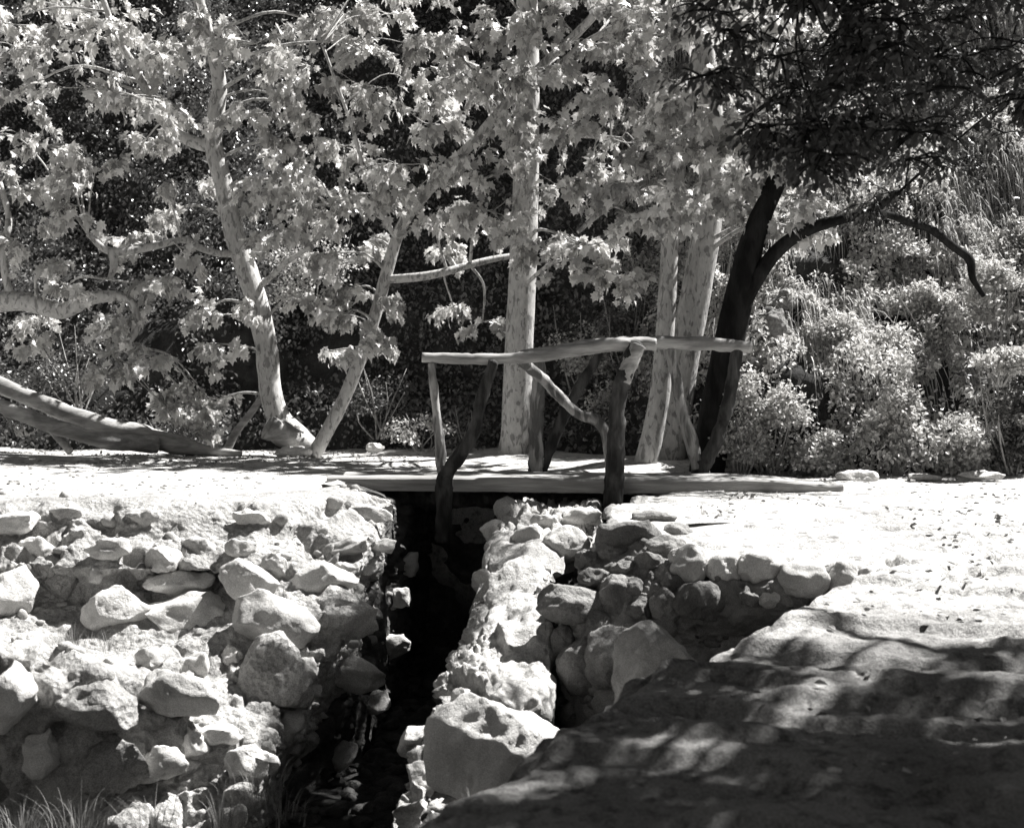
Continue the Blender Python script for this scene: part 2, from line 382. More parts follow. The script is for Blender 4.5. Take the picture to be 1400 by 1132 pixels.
# unseen slope added behind and left of the viewpoint to cut the sky light
ang = np.radians(np.linspace(62, 248, 80)); rr = np.concatenate([np.linspace(15, 40, 40)])
AN, RR = np.meshgrid(ang, rr); AN, RR = AN.ravel(), RR.ravel()
hv = np.stack([-RR * np.sin(AN), RR * np.cos(AN), (RR - 15) * 1.25 - 1.2], -1)
hv = hv + fbm(hv * .3, 4, 47)[:, None] * np.array([1.0, 1.0, .8])
tag(link_mesh('hillside', hv, grid_faces(len(rr), len(ang)), 4, M['earth']), kind='structure')

# ------------------------------------------------------------------ masonry patches from control nets
def patch(net, nu, nv):
    """net[row][col] = xyz; returns an nv x nu grid through the net"""
    net = np.asarray(net, float); A = np.stack([catmull(row, nu) for row in net])
    return np.stack([catmull(A[:, j], nv) for j in range(nu)], 1)

def grid_normals(P):
    du = np.gradient(P, axis=1); dv = np.gradient(P, axis=0)
    n = np.cross(du, dv); return -n / (np.linalg.norm(n, axis=2)[..., None] + 1e-9)      # outwards: u runs right, v runs down

def rubble(P, seed, amp=1.0, cob=(6.0, 15.0), fade_rows=0):
    nv, nu, _ = P.shape; N = grid_normals(P); q = P.reshape(-1, 3)
    q2 = q + fbm(q * 4, 2, seed)[:, None] * 0.05
    d1, d2, c = worley(q2 * cob[0], seed + 1); e1, e2, c2 = worley(q2 * cob[1], seed + 2)
    frag = sstep(0, .22, d2 - d1) * (0.25 + .75 * c); fr2 = sstep(0, .25, e2 - e1) * (.2 + .8 * c2)
    big = np.clip(1 - (d1 / 0.62) ** 2, 0, 1) ** 0.5 * (c > 0.35)
    sm = np.clip(1 - (e1 / 0.6) ** 2, 0, 1) ** 0.5 * (c2 > 0.3)
    zone = sstep(-.15, .2, fbm(q * 1.3, 3, seed + 8))          # stonier patches, the rest is rough mortar
    hol = sstep(.12, .42, fbm(q * np.array([3.0, 3.0, 4.2]) + 5, 4, seed + 6))
    d = fbm(q * 2.2, 4, seed + 3) * 0.08 + zone * (frag * 0.05 + fr2 * .016) + (1 - zone) * (fbm(q * 8, 4, seed + 9) * .035 + fr2 * .007) - hol * .11 + fbm(q * 24, 4, seed + 4, 0.6) * 0.012
    d = (d * amp).reshape(nv, nu)
    if fade_rows: d = d * np.clip(np.arange(nv) / fade_rows - .15, 0.06, 1)[:, None]
    return P + N * d[..., None]

def pick(P, px, py):
    """grid point of a patch that the photo shows at this pixel, nearest to the camera first"""
    q = P.reshape(-1, 3); u = HX + FP * q[:, 0] / q[:, 1]; v = HY - FP * (q[:, 2] - CZ) / q[:, 1]
    d = np.hypot(u - px, v - py); m = d < d.min() + 3
    i = np.where(m)[0]; return q[i[np.argmin(q[i, 1])]]

def add_stone(mb_or_none, name, P, spec, seed, mat, parent, embed=0.35, sub=4, cuts=9, rough=0.06, depth=None, thick=0.8, tilt=0.0, cut=(0.52, 0.9)):
    px, py, w, h = spec[:4]; ang = spec[4] if len(spec) > 4 else 0
    c = pick(P, px, py) if P is not None else at(px, py, depth); Yd = c[1]
    a, b = w / 2 / FP * Yd, h / 2 / FP * Yd; t = thick * (a * b) ** 0.5
    k = 1.12 + (.16 if cuts > 10 else 0); v, f = stone_mesh((a * k, t, b * k), seed, sub, cuts, rough, cut)
    v = v @ rotm((1, 0, 0), tilt).T @ rotm((0, 1, 0), math.radians(ang)).T
    # pushed back along the line of sight so that part of it is bedded in the mortar
    dirv = c - np.array([0, 0, CZ]); dirv /= np.linalg.norm(dirv)
    v = v + c + dirv * t * (embed - 0.3)
    return link_mesh(name, v, f, 3, mat, parent)

def pebbles(P, n, seed, rpx, region=None, dens=None, embed=0.3):
    """many small stones bedded in a patch"""
    r = np.random.default_rng(seed); nv, nu, _ = P.shape; N = grid_normals(P); mb = MB(); k = 0
    area = np.linalg.norm(np.cross(np.gradient(P, axis=1), np.gradient(P, axis=0)), axis=2).ravel(); area /= area.sum()
    idx = r.choice(nv * nu, size=n, p=area); q = P.reshape(-1, 3); nn = N.reshape(-1, 3)
    for i in idx:
        c = q[i]
        if region is not None and not region(c): continue
        s = r.uniform(*rpx) * r.uniform(0.5, 1.0)
        v, f = stone_mesh((s * r.uniform(.8, 1.5), s * r.uniform(.7, 1), s * r.uniform(.6, 1.05)), int(r.integers(1e6)), 2, 9, 0.08, (.45, .85))
        v = v @ rotm(r.normal(size=3), r.uniform(0, 0.8)).T + c + nn[i] * s * r.uniform(-.2, embed)
        mb.add(v, f, 3); k += 1
    return mb

# --- left wall: rubble and boulders stepping down into the hollow, turning the corner into the channel
def col(pts): return [at(*p) for p in pts]
LU = [(690, 6.75), (735, 6.55), (775, 6.3), (800, 6.38), (850, 6.12), (872, 5.85)]
def lcol(px, up, low, top=(676, 7.5)):
    return [(px,) + top] + [(px,) + u for u in up] + [p if len(p) == 3 else (px,) + p for p in low]
LL = [(890, 5.28), (915, 5.2), (1000, 5.24), (1080, 5.27), (1140, 5.1), (1320, 4.9)]
left_cols = [
    lcol(-620, LU, LL), lcol(-150, LU, LL), lcol(0, LU, LL),
    lcol(90, [(690, 6.75), (735, 6.55), (775, 6.32), (805, 6.45), (850, 6.28), (882, 5.98)], [(900, 5.36), (925, 5.24), (1005, 5.26), (1080, 5.27), (1140, 5.1), (1320, 4.9)]),
    lcol(190, [(690, 6.78), (735, 6.57), (775, 6.34), (800, 6.4), (850, 6.2), (890, 6.0)], [(935, 5.5), (958, 5.36), (1020, 5.34), (1085, 5.3), (1140, 5.1), (1320, 4.9)]),
    lcol(290, [(690, 6.8), (735, 6.6), (775, 6.38), (800, 6.4), (850, 6.2), (890, 6.06)], [(940, 5.8), (985, 5.52), (1035, 5.44), (1085, 5.35), (1140, 5.2), (1320, 4.9)]),
    lcol(380, [(686, 6.9), (735, 6.65), (775, 6.42), (800, 6.38), (850, 6.2), (895, 6.05)], [(375, 945, 5.85), (360, 985, 5.65), (345, 1030, 5.45), (330, 1080, 5.3), (322, 1140, 5.1), (315, 1320, 4.9)], (673, 7.6)),
    lcol(460, [(678, 7.3), (725, 6.9), (770, 6.55), (800, 6.45), (850, 6.25), (445, 900, 6.1)][:5], [(448, 900, 6.1), (418, 950, 5.92), (392, 990, 5.76), (370, 1040, 5.56), (350, 1090, 5.36), (340, 1150, 5.2), (330, 1320, 5.0)], (664, 8.2)),
    [(440, 661, 8.3), (520, 680, 7.7), (516, 725, 7.15), (508, 770, 6.75), (498, 800, 6.6), (492, 850, 6.42), (478, 900, 6.25), (446, 950, 6.1), (418, 1000, 5.95), (390, 1050, 5.76), (366, 1100, 5.55), (355, 1160, 5.4), (345, 1320, 5.2)],
    [(458, 657, 8.6), (548, 685, 8.1), (544, 725, 7.5), (530, 770, 7.15), (518, 800, 7.0), (510, 850, 6.8), (500, 900, 6.65), (470, 950, 6.5), (444, 1000, 6.35), (412, 1050, 6.2), (386, 1100, 6.0), (376, 1160, 5.9), (365, 1320, 5.7)],
    [(474, 650, 9.2), (570, 680, 8.9), (566, 720, 8.5), (556, 770, 8.25), (548, 800, 8.1), (544, 850, 7.9), (540, 900, 7.7), (530, 950, 7.5), (518, 1000, 7.35), (500, 1050, 7.2), (480, 1100, 7.05), (470, 1160, 6.9), (460, 1320, 6.7)],
    [(500, 640, 10.4), (592, 672, 10.2), (590, 710, 10.2), (588, 750, 10.1), (586, 790, 10.0), (585, 830, 9.9), (585, 870, 9.8), (585, 910, 9.7), (585, 950, 9.6), (585, 990, 9.5), (585, 1030, 9.4), (585, 1060, 9.3), (585, 1100, 9.2)],
]
for ci, sh in ((7, -8), (8, -20), (9, -26), (10, -22)):
    left_cols[ci] = [left_cols[ci][0]] + [(p[0] + sh, p[1], p[2]) for p in left_cols[ci][1:]]
net = np.array([col(c) for c in left_cols]).transpose(1, 0, 2)
LW = rubble(patch(net, 420, 330), 101, 1.0, fade_rows=46)
lw_root = thing('stone_wall', (-2.2, 6.0, -1.5), 'battered rubble wall of big pale boulders left of the dark channel', 'stone wall')
KC = 352
for nm, A_, mt in (('mortar_face', LW[:, :KC + 1], 'mortar'), ('channel_face', LW[:, KC:], 'shaderock')):
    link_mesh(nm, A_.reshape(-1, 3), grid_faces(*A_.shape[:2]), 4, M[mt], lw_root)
left_stones = [(18, 812, 72, 100, 0), (-70, 820, 90, 80, 0), (155, 832, 84, 66, 8), (257, 842, 120, 64, 2), (250, 798, 88, 36, -8), (345, 795, 78, 58, 10), (367, 845, 100, 74, 6), (437, 790, 88, 48, -6),
               (468, 838, 112, 76, 4), (362, 932, 108, 106, -12), (478, 916, 98, 50, 14), (232, 950, 108, 62, 10), (120, 962, 112, 84, 15), (264, 908, 32, 40, 0), (22, 945, 78, 92, 0),
               (158, 1055, 100, 76, 10), (222, 1048, 66, 54, 0), (340, 1045, 58, 44, -10), (398, 985, 48, 54, 0), (468, 1030, 44, 54, 0), (350, 1040, 64, 44, 0), (58, 1032, 54, 64, 0), (208, 905, 46, 32, 0),
               (150, 752, 64, 30, 0), (226, 772, 48, 40, 0), (80, 798, 70, 60, -30), (425, 948, 34, 30, 0), (380, 770, 34, 34, 0), (330, 748, 46, 32, 0), (90, 700, 44, 22, 0), (28, 712, 60, 36, 0), (270, 745, 54, 30, 0),
               (195, 706, 40, 24, 0), (345, 704, 44, 22, 0), (60, 752, 56, 30, 0), (475, 744, 84, 22, -14), (500, 700, 60, 28, 14), (525, 690, 44, 20, 20), (520, 745, 46, 18, 5), (505, 778, 30, 26, 0), (470, 775, 30, 22, 0),
               (300, 1000, 60, 30, 0), (260, 1010, 46, 40, 0), (420, 920, 34, 36, 0), (320, 895, 30, 26, 0), (545, 815, 40, 34, 0), (535, 880, 44, 40, 0), (510, 960, 46, 40, 0), (560, 770, 36, 30, 0)]
for i, s in enumerate(left_stones):
    add_stone(None, 'boulder', LW, s, 200 + i, M['stone_pit'] if i in (8, 9, 12, 15, 25) else M['stone'], lw_root, embed=-.45 if i in (3, 4, 5, 0) else 0.1 if i < 25 else .25, cuts=18 if i % 3 else 12, thick=0.85, cut=(.5, .82))
pebbles(LW, 520, 5, (0.014, 0.07), lambda c: c[1] < 8.4 and c[1] > 4.9 and vnoise(np.array([c * 1.4]), 31)[0] > -.15).build('small_stones', M['stone'], lw_root)['kind'] = 'stuff'

# --- plastered weir: lit block between the channel and the right bank
weir_rows = [  # left px, right px, py, y left, y right
    (690, 812, 672, 10.6, 10.6), (686, 812, 682, 9.6, 9.6), (681, 812, 701, 8.3, 8.3), (672, 790, 738, 7.8, 7.7), (650, 752, 790, 7.25, 6.95), (632, 750, 840, 6.8, 6.5),
    (612, 750, 890, 6.35, 6.12), (596, 748, 935, 6.0, 5.82), (568, 720, 985, 5.65, 5.55), (548, 660, 1050, 5.3, 5.3), (540, 610, 1110, 5.05, 5.25)]
net = []
for (l, r_, py, yl, yr) in weir_rows:
    a, b = at(l + 10, py, yl), at(r_, py, yr)
    def dn(p, dx, z): return np.array([p[0] + dx, p[1], z])
    row = [dn(a, 0.08, -1.8), dn(a, 0.03, (a[2] - 1.8) / 2), a + [0, 0, -0.05]]
    row += [a * (1 - t) + b * t + np.array([0, 0, 0.035 * math.sin(t * math.pi)]) for t in (0.06, 0.35, 0.65, 0.95)]
    row += [b + [0.004, 0, -0.06], dn(b, -0.02, (b[2] - 1.8) / 2), dn(b, -0.05, -1.8)]
    net.append(row)
net.append([p + np.array([0, -0.1, -0.7]) for p in net[-1]])
WR0 = patch(net, 200, 280); q = WR0.reshape(-1, 3); N0 = -grid_normals(WR0)
smooth_mask = sstep(-.22, -.08, q[:, 0] + (q[:, 1] - 6.6) * 0.1 + fbm(q * 3, 3, 90) * 0.2) * sstep(7.9, 7.5, q[:, 1])
qq = q + fbm(q * 5, 2, 89)[:, None] * .05
d1, d2, c = worley(qq * 7, 91); e1, e2, c2 = worley(qq * 17, 92)
rub = sstep(0, .22, d2 - d1) * (.2 + .8 * c) * 0.06 + sstep(0, .25, e2 - e1) * (.2 + .8 * c2) * 0.028 - .03
dsp = fbm(q * 2.5, 4, 93) * 0.12 - .12 * sstep(.10, .30, fbm(q * 3.6 + 9, 5, 98)) * (1 - .65 * smooth_mask) + fbm(q * 16, 4, 96, .6) * .012 + (1 - smooth_mask) * (rub + fbm(q * 22, 4, 94, .6) * 0.02) + smooth_mask * (fbm(q * 6, 4, 95) * 0.025 - 0.03 * sstep(0.15, 0.45, fbm(q * 3.4, 3, 97)))
sgn = np.sign((N0.reshape(-1, 3)[:, 2]).mean()) or 1
WR = WR0 + N0 * sgn * dsp.reshape(WR0.shape[:2])[..., None]
wr_root = thing('weir', (0.0, 6.8, -1.5), 'pale crumbling plastered weir sloping down below the footbridge', 'weir')
for nm, A_, mt in (('plaster_face', WR[:, 43:160], 'plaster'), ('channel_side', WR[:, :44], 'shaderock'), ('slot_side', WR[:, 159:], 'shaderock')):
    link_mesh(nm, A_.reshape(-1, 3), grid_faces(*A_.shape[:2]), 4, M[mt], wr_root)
for i, s in enumerate([(780, 745, 62, 48, 10), (715, 735, 46, 30, 0), (800, 705, 50, 26, 0), (745, 712, 40, 24, 0), (640, 960, 50, 40, 0), (560, 1000, 44, 56, 25), (575, 1060, 50, 44, 0), (610, 1010, 40, 40, 0), (668, 720, 34, 30, 0), (655, 790, 34, 30, 0)]):
    add_stone(None, 'rubble_stone', WR, s, 330 + i, M['stone'], wr_root, embed=0.35)
pebbles(WR, 420, 6, (0.012, 0.04), lambda c: (c[2] > -1.25) and (c[0] < -.24 - (c[1] - 7) * 0.1 or c[1] > 7.6)).build('small_stones', M['stone'], wr_root)['kind'] = 'stuff'

ew = np.array([[(x, y, z) for x in np.linspace(-1.0, .35, 6)] for z, y in ((-.06, 9.97), (-.1, 9.78), (-.3, 9.72), (-.8, 9.66), (-1.8, 9.6))])
EW = rubble(patch(ew, 90, 120), 160, 1.2); EW[:, :, 1] -= 0.0
link_mesh('channel_end', EW.reshape(-1, 3), grid_faces(*EW.shape[:2]), 4, M['shaderock'], wr_root)

# --- right bank: rubble side facing the channel, then the row of round stones above the recess
right_cols = [
    [(826, 664, 10.4), (818, 670, 10.2), (812, 682, 10.1), (810, 700, 10.0), (808, 730, 9.9), (806, 770, 9.8), (806, 830, 9.6), (806, 900, 9.4)],
    [(850, 668, 8.8), (836, 676, 8.7), (826, 690, 8.5), (820, 715, 8.3), (812, 745, 8.1), (804, 790, 7.9), (800, 870, 7.7), (800, 980, 7.5)],
    [(872, 688, 7.6), (846, 698, 7.4), (828, 716, 7.2), (815, 745, 7.0), (800, 790, 6.85), (780, 850, 6.7), (775, 930, 6.6), (775, 1080, 6.5)],
    [(895, 708, 6.95), (856, 712, 6.75), (828, 730, 6.6), (808, 765, 6.45), (782, 805, 6.25), (768, 860, 6.15), (772, 930, 6.05), (775, 1120, 6.0)],
    [(930, 738, 6.5), (905, 745, 6.4), (890, 765, 6.3), (862, 795, 6.15), (835, 835, 5.95), (815, 885, 5.82), (810, 945, 5.72), (810, 1130, 5.65)],
    [(960, 748, 6.4), (945, 756, 6.22), (938, 775, 6.14), (925, 805, 6.08), (905, 845, 6.0), (880, 885, 5.85), (865, 950, 5.72), (860, 1130, 5.65)],
    [(1020, 752, 6.4), (1015, 760, 6.2), (1012, 780, 6.1), (1005, 810, 6.06), (1000, 838, 6.08), (990, 868, 6.2), (980, 920, 6.1), (980, 1100, 6.0)],
    [(1110, 756, 6.3), (1108, 764, 6.12), (1106, 785, 6.02), (1102, 812, 6.0), (1098, 836, 6.04), (1092, 862, 6.12), (1085, 910, 6.05), (1080, 1090, 6.0)],
    [(1210, 764, 6.15), (1208, 770, 6.0), (1206, 790, 5.92), (1203, 812, 5.9), (1200, 832, 5.92), (1196, 855, 5.95), (1190, 900, 5.9), (1185, 1080, 5.85)],
    [(1300, 772, 6.05), (1300, 782, 5.9), (1300, 800, 5.84), (1300, 820, 5.82), (1300, 840, 5.82), (1300, 860, 5.82), (1300, 900, 5.8), (1300, 1080, 5.8)],
]
for ci, sh in ((0, 45), (1, 48)):
    right_cols[ci] = [(p[0] + sh, p[1], p[2]) for p in right_cols[ci]]
for ci, c in enumerate(right_cols):
    if 2 <= ci <= 5:
        for k in range(2, 8): c[k] = (c[k][0], c[k][1], c[2][2] + (c[k][2] - c[2][2]) * .4 if k > 2 else c[k][2])
    if ci <= 3:
        x0 = (c[0][0] - HX) / FP * c[0][2] + .5; yy = c[0][2]; zz = ground_top(np.array([1.5]), np.array([yy]))[0] + .012
        c[0] = (HX + x0 * FP / yy, HY + (CZ - zz) * FP / yy, yy)
    if 4 <= ci <= 8:
        yy = c[0][2] + .55; zz = ground_top(np.array([1.5]), np.array([yy]))[0] + .012; c[0] = (c[0][0], HY + (CZ - zz) * FP / yy, yy)
net = np.array([col(c) for c in right_cols]).transpose(1, 0, 2)
RB = rubble(patch(net, 330, 200), 141, 0.9, fade_rows=50)
rb_root = thing('stone_bank', (0.9, 6.3, -1.5), 'rubble bank edged by a row of round stones right of the narrow slot', 'stone wall')
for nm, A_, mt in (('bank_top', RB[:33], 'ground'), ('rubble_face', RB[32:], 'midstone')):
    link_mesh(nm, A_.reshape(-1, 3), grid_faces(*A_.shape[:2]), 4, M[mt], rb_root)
right_stones = [(938, 775, 54, 50, 0), (988, 777, 46, 46, 0), (1040, 781, 64, 50, 0), (1100, 787, 66, 50, 0), (1156, 790, 44, 48, 0), (1196, 790, 48, 40, 10), (1230, 784, 36, 26, 0),
                (1022, 817, 24, 28, 0), (1048, 820, 26, 22, 0), (1071, 826, 19, 18, 0), (1093, 823, 24, 24, 0), (1117, 826, 20, 18, 0), (1140, 824, 20, 18, 0), (955, 822, 70, 50, 0), (905, 825, 50, 50, 0),
                (780, 822, 96, 52, 6), (862, 728, 84, 40, -5), (835, 750, 40, 26, 0), (840, 812, 44, 60, 20), (876, 836, 36, 32, 0), (866, 800, 34, 36, 0), (812, 858, 36, 50, 30), (792, 908, 64, 72, 0), (838, 896, 86, 84, 15),
                (905, 745, 56, 30, 0), (925, 725, 50, 26, 0), (920, 795, 34, 30, 0), (810, 790, 40, 26, 0), (885, 765, 36, 26, 0), (852, 776, 28, 24, 0), (770, 880, 36, 44, 0), (905, 860, 46, 30, 0), (800, 760, 36, 26, 0), (890, 706, 60, 18, 0)]
for i, s in enumerate(right_stones):
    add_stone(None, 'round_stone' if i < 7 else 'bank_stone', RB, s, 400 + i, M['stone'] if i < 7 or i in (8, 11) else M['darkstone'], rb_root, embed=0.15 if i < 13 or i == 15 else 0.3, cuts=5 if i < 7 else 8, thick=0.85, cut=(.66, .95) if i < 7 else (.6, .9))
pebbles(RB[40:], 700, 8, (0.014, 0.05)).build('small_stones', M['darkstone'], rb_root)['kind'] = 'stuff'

# --- loose boulders
def boulder(px, py, w, h, Yd, label, seed, mat='stone', cuts=8, ang=0, thick=0.8, name='boulder', rough=0.05, group=None, sub=5):
    c = at(px, py, Yd); a, b = w / 2 / FP * Yd, h / 2 / FP * Yd
    v, f = stone_mesh((a * 1.1, thick * (a * b) ** .5, b * 1.1), seed, sub, cuts, rough)
    v = v @ rotm((0, 1, 0), math.radians(ang)).T + c
    return tag(link_mesh(name, v, f, 3, M[mat]), label, 'boulder', group)
boulder(905, 930, 160, 150, 5.35, 'tall smooth boulder below the recess in the right bank', 501, 'midstone', cuts=6, ang=12)
boulder(688, 1050, 200, 215, 4.95, 'large pale boulder at the foot of the weir, sunlit on top', 502, cuts=12, ang=-14, thick=0.7, rough=.1)

# ------------------------------------------------------------------ footbridge
br = thing('footbridge', (0.4, 9.0, 0.0), 'rustic plank footbridge with bent log handrails over the channel', 'footbridge')
def plank(y0, y1, x0, x1, z0, z1, th, seed):
    n, m = 120, 8; r = np.random.default_rng(seed)
    xs = np.linspace(x0, x1, n); top = []
    prof = [(0, -th), (0, -.012), (.012, 0), (.06, .002), (.5 * (y1 - y0), .003), (y1 - y0 - .03, 0), (y1 - y0, -.012), (y1 - y0, -th)]
    V = np.zeros((n, len(prof), 3))
    for j, (dy, dz) in enumerate(prof):
        V[:, j, 0] = xs; V[:, j, 1] = y0 + dy; V[:, j, 2] = np.linspace(z0, z1, n) + dz
    q = V.reshape(-1, 3); k = fbm(q * np.array([2.2, 9, 9]) + seed, 4, seed) * 0.016
    q = q + np.stack([np.zeros(len(q)), k, k * .8], -1)
    e = sstep(x1 - 0.55, x1, q[:, 0]) * fbm(q * 9, 3, seed + 1)
    q[:, 2] += -0.03 * sstep(x1 - .5, x1, q[:, 0]) + e * 0.015
    mb = MB(); L_ = len(prof); i = np.arange(n - 1)[:, None] * L_; j = np.arange(L_)[None, :]; j2 = (j + 1) % L_
    mb.add(q, np.stack([i + j, i + j2, i + L_ + j2, i + L_ + j], -1).reshape(-1, 4)[:, ::-1], 4)
    b0 = mb.n - len(q)
    mb.f.append(np.arange(L_) + b0); mb.t.append(np.array([L_])); mb.f.append((np.arange(L_)[::-1] + (n - 1) * L_) + b0); mb.t.append(np.array([L_]))
    return mb
plank(8.72, 9.02, -1.38, 2.47, 0.030, -0.005, .10, 3).build('deck_plank', M['plank'], br, smooth=False)
plank(9.03, 9.30, -1.30, 2.30, 0.032, -0.012, .07, 4).build('deck_plank', M['plank'], br, smooth=False)
plank(9.31, 9.58, -1.22, 2.40, 0.030, -0.012, .07, 6).build('deck_plank', M['plank'], br, smooth=False)
def limb(pts, rad, mat, name, sides=14, rough=.05, parent=None, flat=False, seed=1):
    mb = MB(); tube(mb, [at(*p) for p in pts], np.asarray(rad) * .94, sides + 6, 12 * len(pts), rough * 1.9, seed, 14, flat)
    return mb.build(name, M[mat], parent)
YN, YF = 8.66, 9.66
limb([(530, 681, 9.0), (600, 682, 9.0), (700, 684, 9.0), (830, 686, 9.0), (900, 688, 9.0)], [.06, .065, .065, .06, .06], 'post', 'support_beam', parent=br, flat=True)
limb([(577, 489, YN), (640, 491, YN), (700, 490, YN), (745, 486, YN), (800, 476, YN), (850, 471, YN), (897, 471, YN)], [.038, .045, .044, .05, .055, .056, .05], 'rail', 'handrail', parent=br, flat=True, rough=.04, seed=3)
limb([(712, 486, YF), (770, 478, YF), (830, 470, YF), (900, 469, YF), (960, 470, YF), (1027, 475, YF)], [.045, .05, .055, .058, .06, .056], 'rail', 'handrail', parent=br, flat=True, rough=.04, seed=5)
# near forked post
limb([(606, 740, YN - .03), (607, 690, YN - .03), (608, 655, YN - .03), (611, 636, YN - .03)], [.07, .07, .066, .062], 'post', 'forked_post', parent=br, seed=7)
limb([(604, 645, YN - .03), (601, 600, YN - .03), (595, 550, YN - .02), (590, 497, YN)], [.045, .036, .034, .03], 'postpale', 'post_branch', parent=br, seed=8)
limb([(608, 650, YN - .03), (628, 622, YN - .03), (648, 590, YN - .02), (660, 540, YN - .03), (675, 494, YN - .05)], [.06, .058, .052, .046, .04], 'post', 'post_branch', parent=br, seed=9)
# near straight post
limb([(836, 720, YN - .05), (840, 660, YN - .05), (842, 600, YN - .05), (846, 540, YN - .06), (858, 500, YN - .06), (872, 470, YN - .05)], [.085, .075, .07, .066, .066, .062], 'post', 'post', parent=br, seed=11)
limb([(851, 522, YN - .065), (859, 502, YN - .068), (872, 472, YN - .058)], [.060, .064, .064], 'rail', 'peeled_post_top', parent=br, seed=12, rough=.03)
# far forked posts
limb([(730, 730, YF), (732, 690, YF), (734, 645, YF), (737, 625, YF)], [.075, .075, .075, .07], 'postpale', 'forked_post', parent=br, seed=13)
limb([(734, 650, YF), (733, 590, YF), (735, 540, YF), (736, 490, YF)], [.075, .066, .062, .055], 'postpale', 'post_branch', parent=br, seed=14)
limb([(738, 645, YF), (757, 600, YF), (775, 560, YF), (795, 525, YF), (820, 484, YF)], [.055, .052, .05, .046, .042], 'post', 'post_branch', parent=br, seed=15)
limb([(957, 690, YF), (957, 650, YF), (957, 630, YF)], [.075, .075, .07], 'post', 'forked_post', parent=br, seed=16)
limb([(955, 640, YF), (944, 600, YF), (932, 560, YF), (924, 515, YF), (915, 474, YF)], [.06, .056, .05, .046, .042], 'postpale', 'post_branch', parent=br, seed=17)
limb([(958, 645, YF), (977, 605, YF), (992, 565, YF), (1001, 520, YF), (1008, 478, YF)], [.064, .058, .056, .056, .054], 'post', 'post_branch', parent=br, seed=18)
# bent brace between the two rows
limb([(708, 489, YN + .04), (735, 512, 8.9), (765, 542, 8.9), (790, 565, 8.85), (815, 575, 8.8), (827, 592, 8.75), (829, 625, 8.75), (831, 665, 8.8)], [.045, .044, .042, .042, .046, .036, .018, .01], 'postpale', 'brace', parent=br, seed=19)

# ------------------------------------------------------------------ leaves
def leaf_template(kind):
    if kind == 'syc':      # five pointed lobes
        half = [(0, 0), (.12, -.07), (.37, -.02), (.31, .14), (.60, .33), (.46, .40), (.34, .47), (.40, .72), (.23, .68), (.12, .80), (0, 1.02)]
        pts = half + [(-x, y) for x, y in half[1:-1]][::-1]
    elif kind == 'oak':
        half = [(0, 0), (.2, .2), (.28, .5), (.18, .8), (0, 1)]
        pts = half + [(-x, y) for x, y in half[1:-1]][::-1]
    else:                  # small oval
        half = [(0, 0), (.32, .35), (.24, .75), (0, 1)]
        pts = half + [(-x, y) for x, y in half[1:-1]][::-1]
    n = len(pts); tip = n // 2
    V = np.array([(x, y, 0) for x, y in pts])
    if kind == 'syc':
        V = np.vstack([V, [0, .33, 0]]); c = n
        F = np.array([[c, i, (i + 1) % n] for i in range(n)])
    else:
        F = []
        for i in range(1, tip): F.append([0, i, i + 1] if i + 1 <= tip else None)
        for i in range(tip, n - 1): F.append([0, i, i + 1])
        F = np.array(F)
    return V, F
LT = {k: leaf_template(k) for k in ('syc', 'oak', 'oval')}

def leaves_mesh(name, kind, pos, tipdir, normal, size, mat, parent, fold=0.45, droop=0.65, seed=0):
    """one mesh of many leaves; each leaf hangs from pos, points along tipdir, faces normal"""
    V, F = LT[kind]; r = np.random.default_rng(seed); n = len(pos)
    t = tipdir / (np.linalg.norm(tipdir, axis=1)[:, None] + 1e-9)
    x = np.cross(t, normal); x /= np.linalg.norm(x, axis=1)[:, None] + 1e-9; z = np.cross(x, t)
    fo = r.uniform(0.2, 1.0, n) * fold; dr = r.uniform(0.1, 1.0, n) * droop
    lx = V[None, :, 0] * np.ones((n, 1)); ly = V[None, :, 1] * np.ones((n, 1))
    lz = np.abs(lx) * fo[:, None] - dr[:, None] * ly ** 2 + r.normal(0, .03, (n, len(V)))
    P = pos[:, None, :] + (x[:, None, :] * lx[..., None] + t[:, None, :] * ly[..., None] + z[:, None, :] * lz[..., None]) * size[:, None, None]
    f = (F[None] + (np.arange(n) * len(V))[:, None, None]).reshape(-1)
    return link_mesh(name, P.reshape(-1, 3), f, 3, mat, parent, smooth=False)

def rand_dirs(r, n):
    d = r.normal(size=(n, 3)); return d / np.linalg.norm(d, axis=1)[:, None]

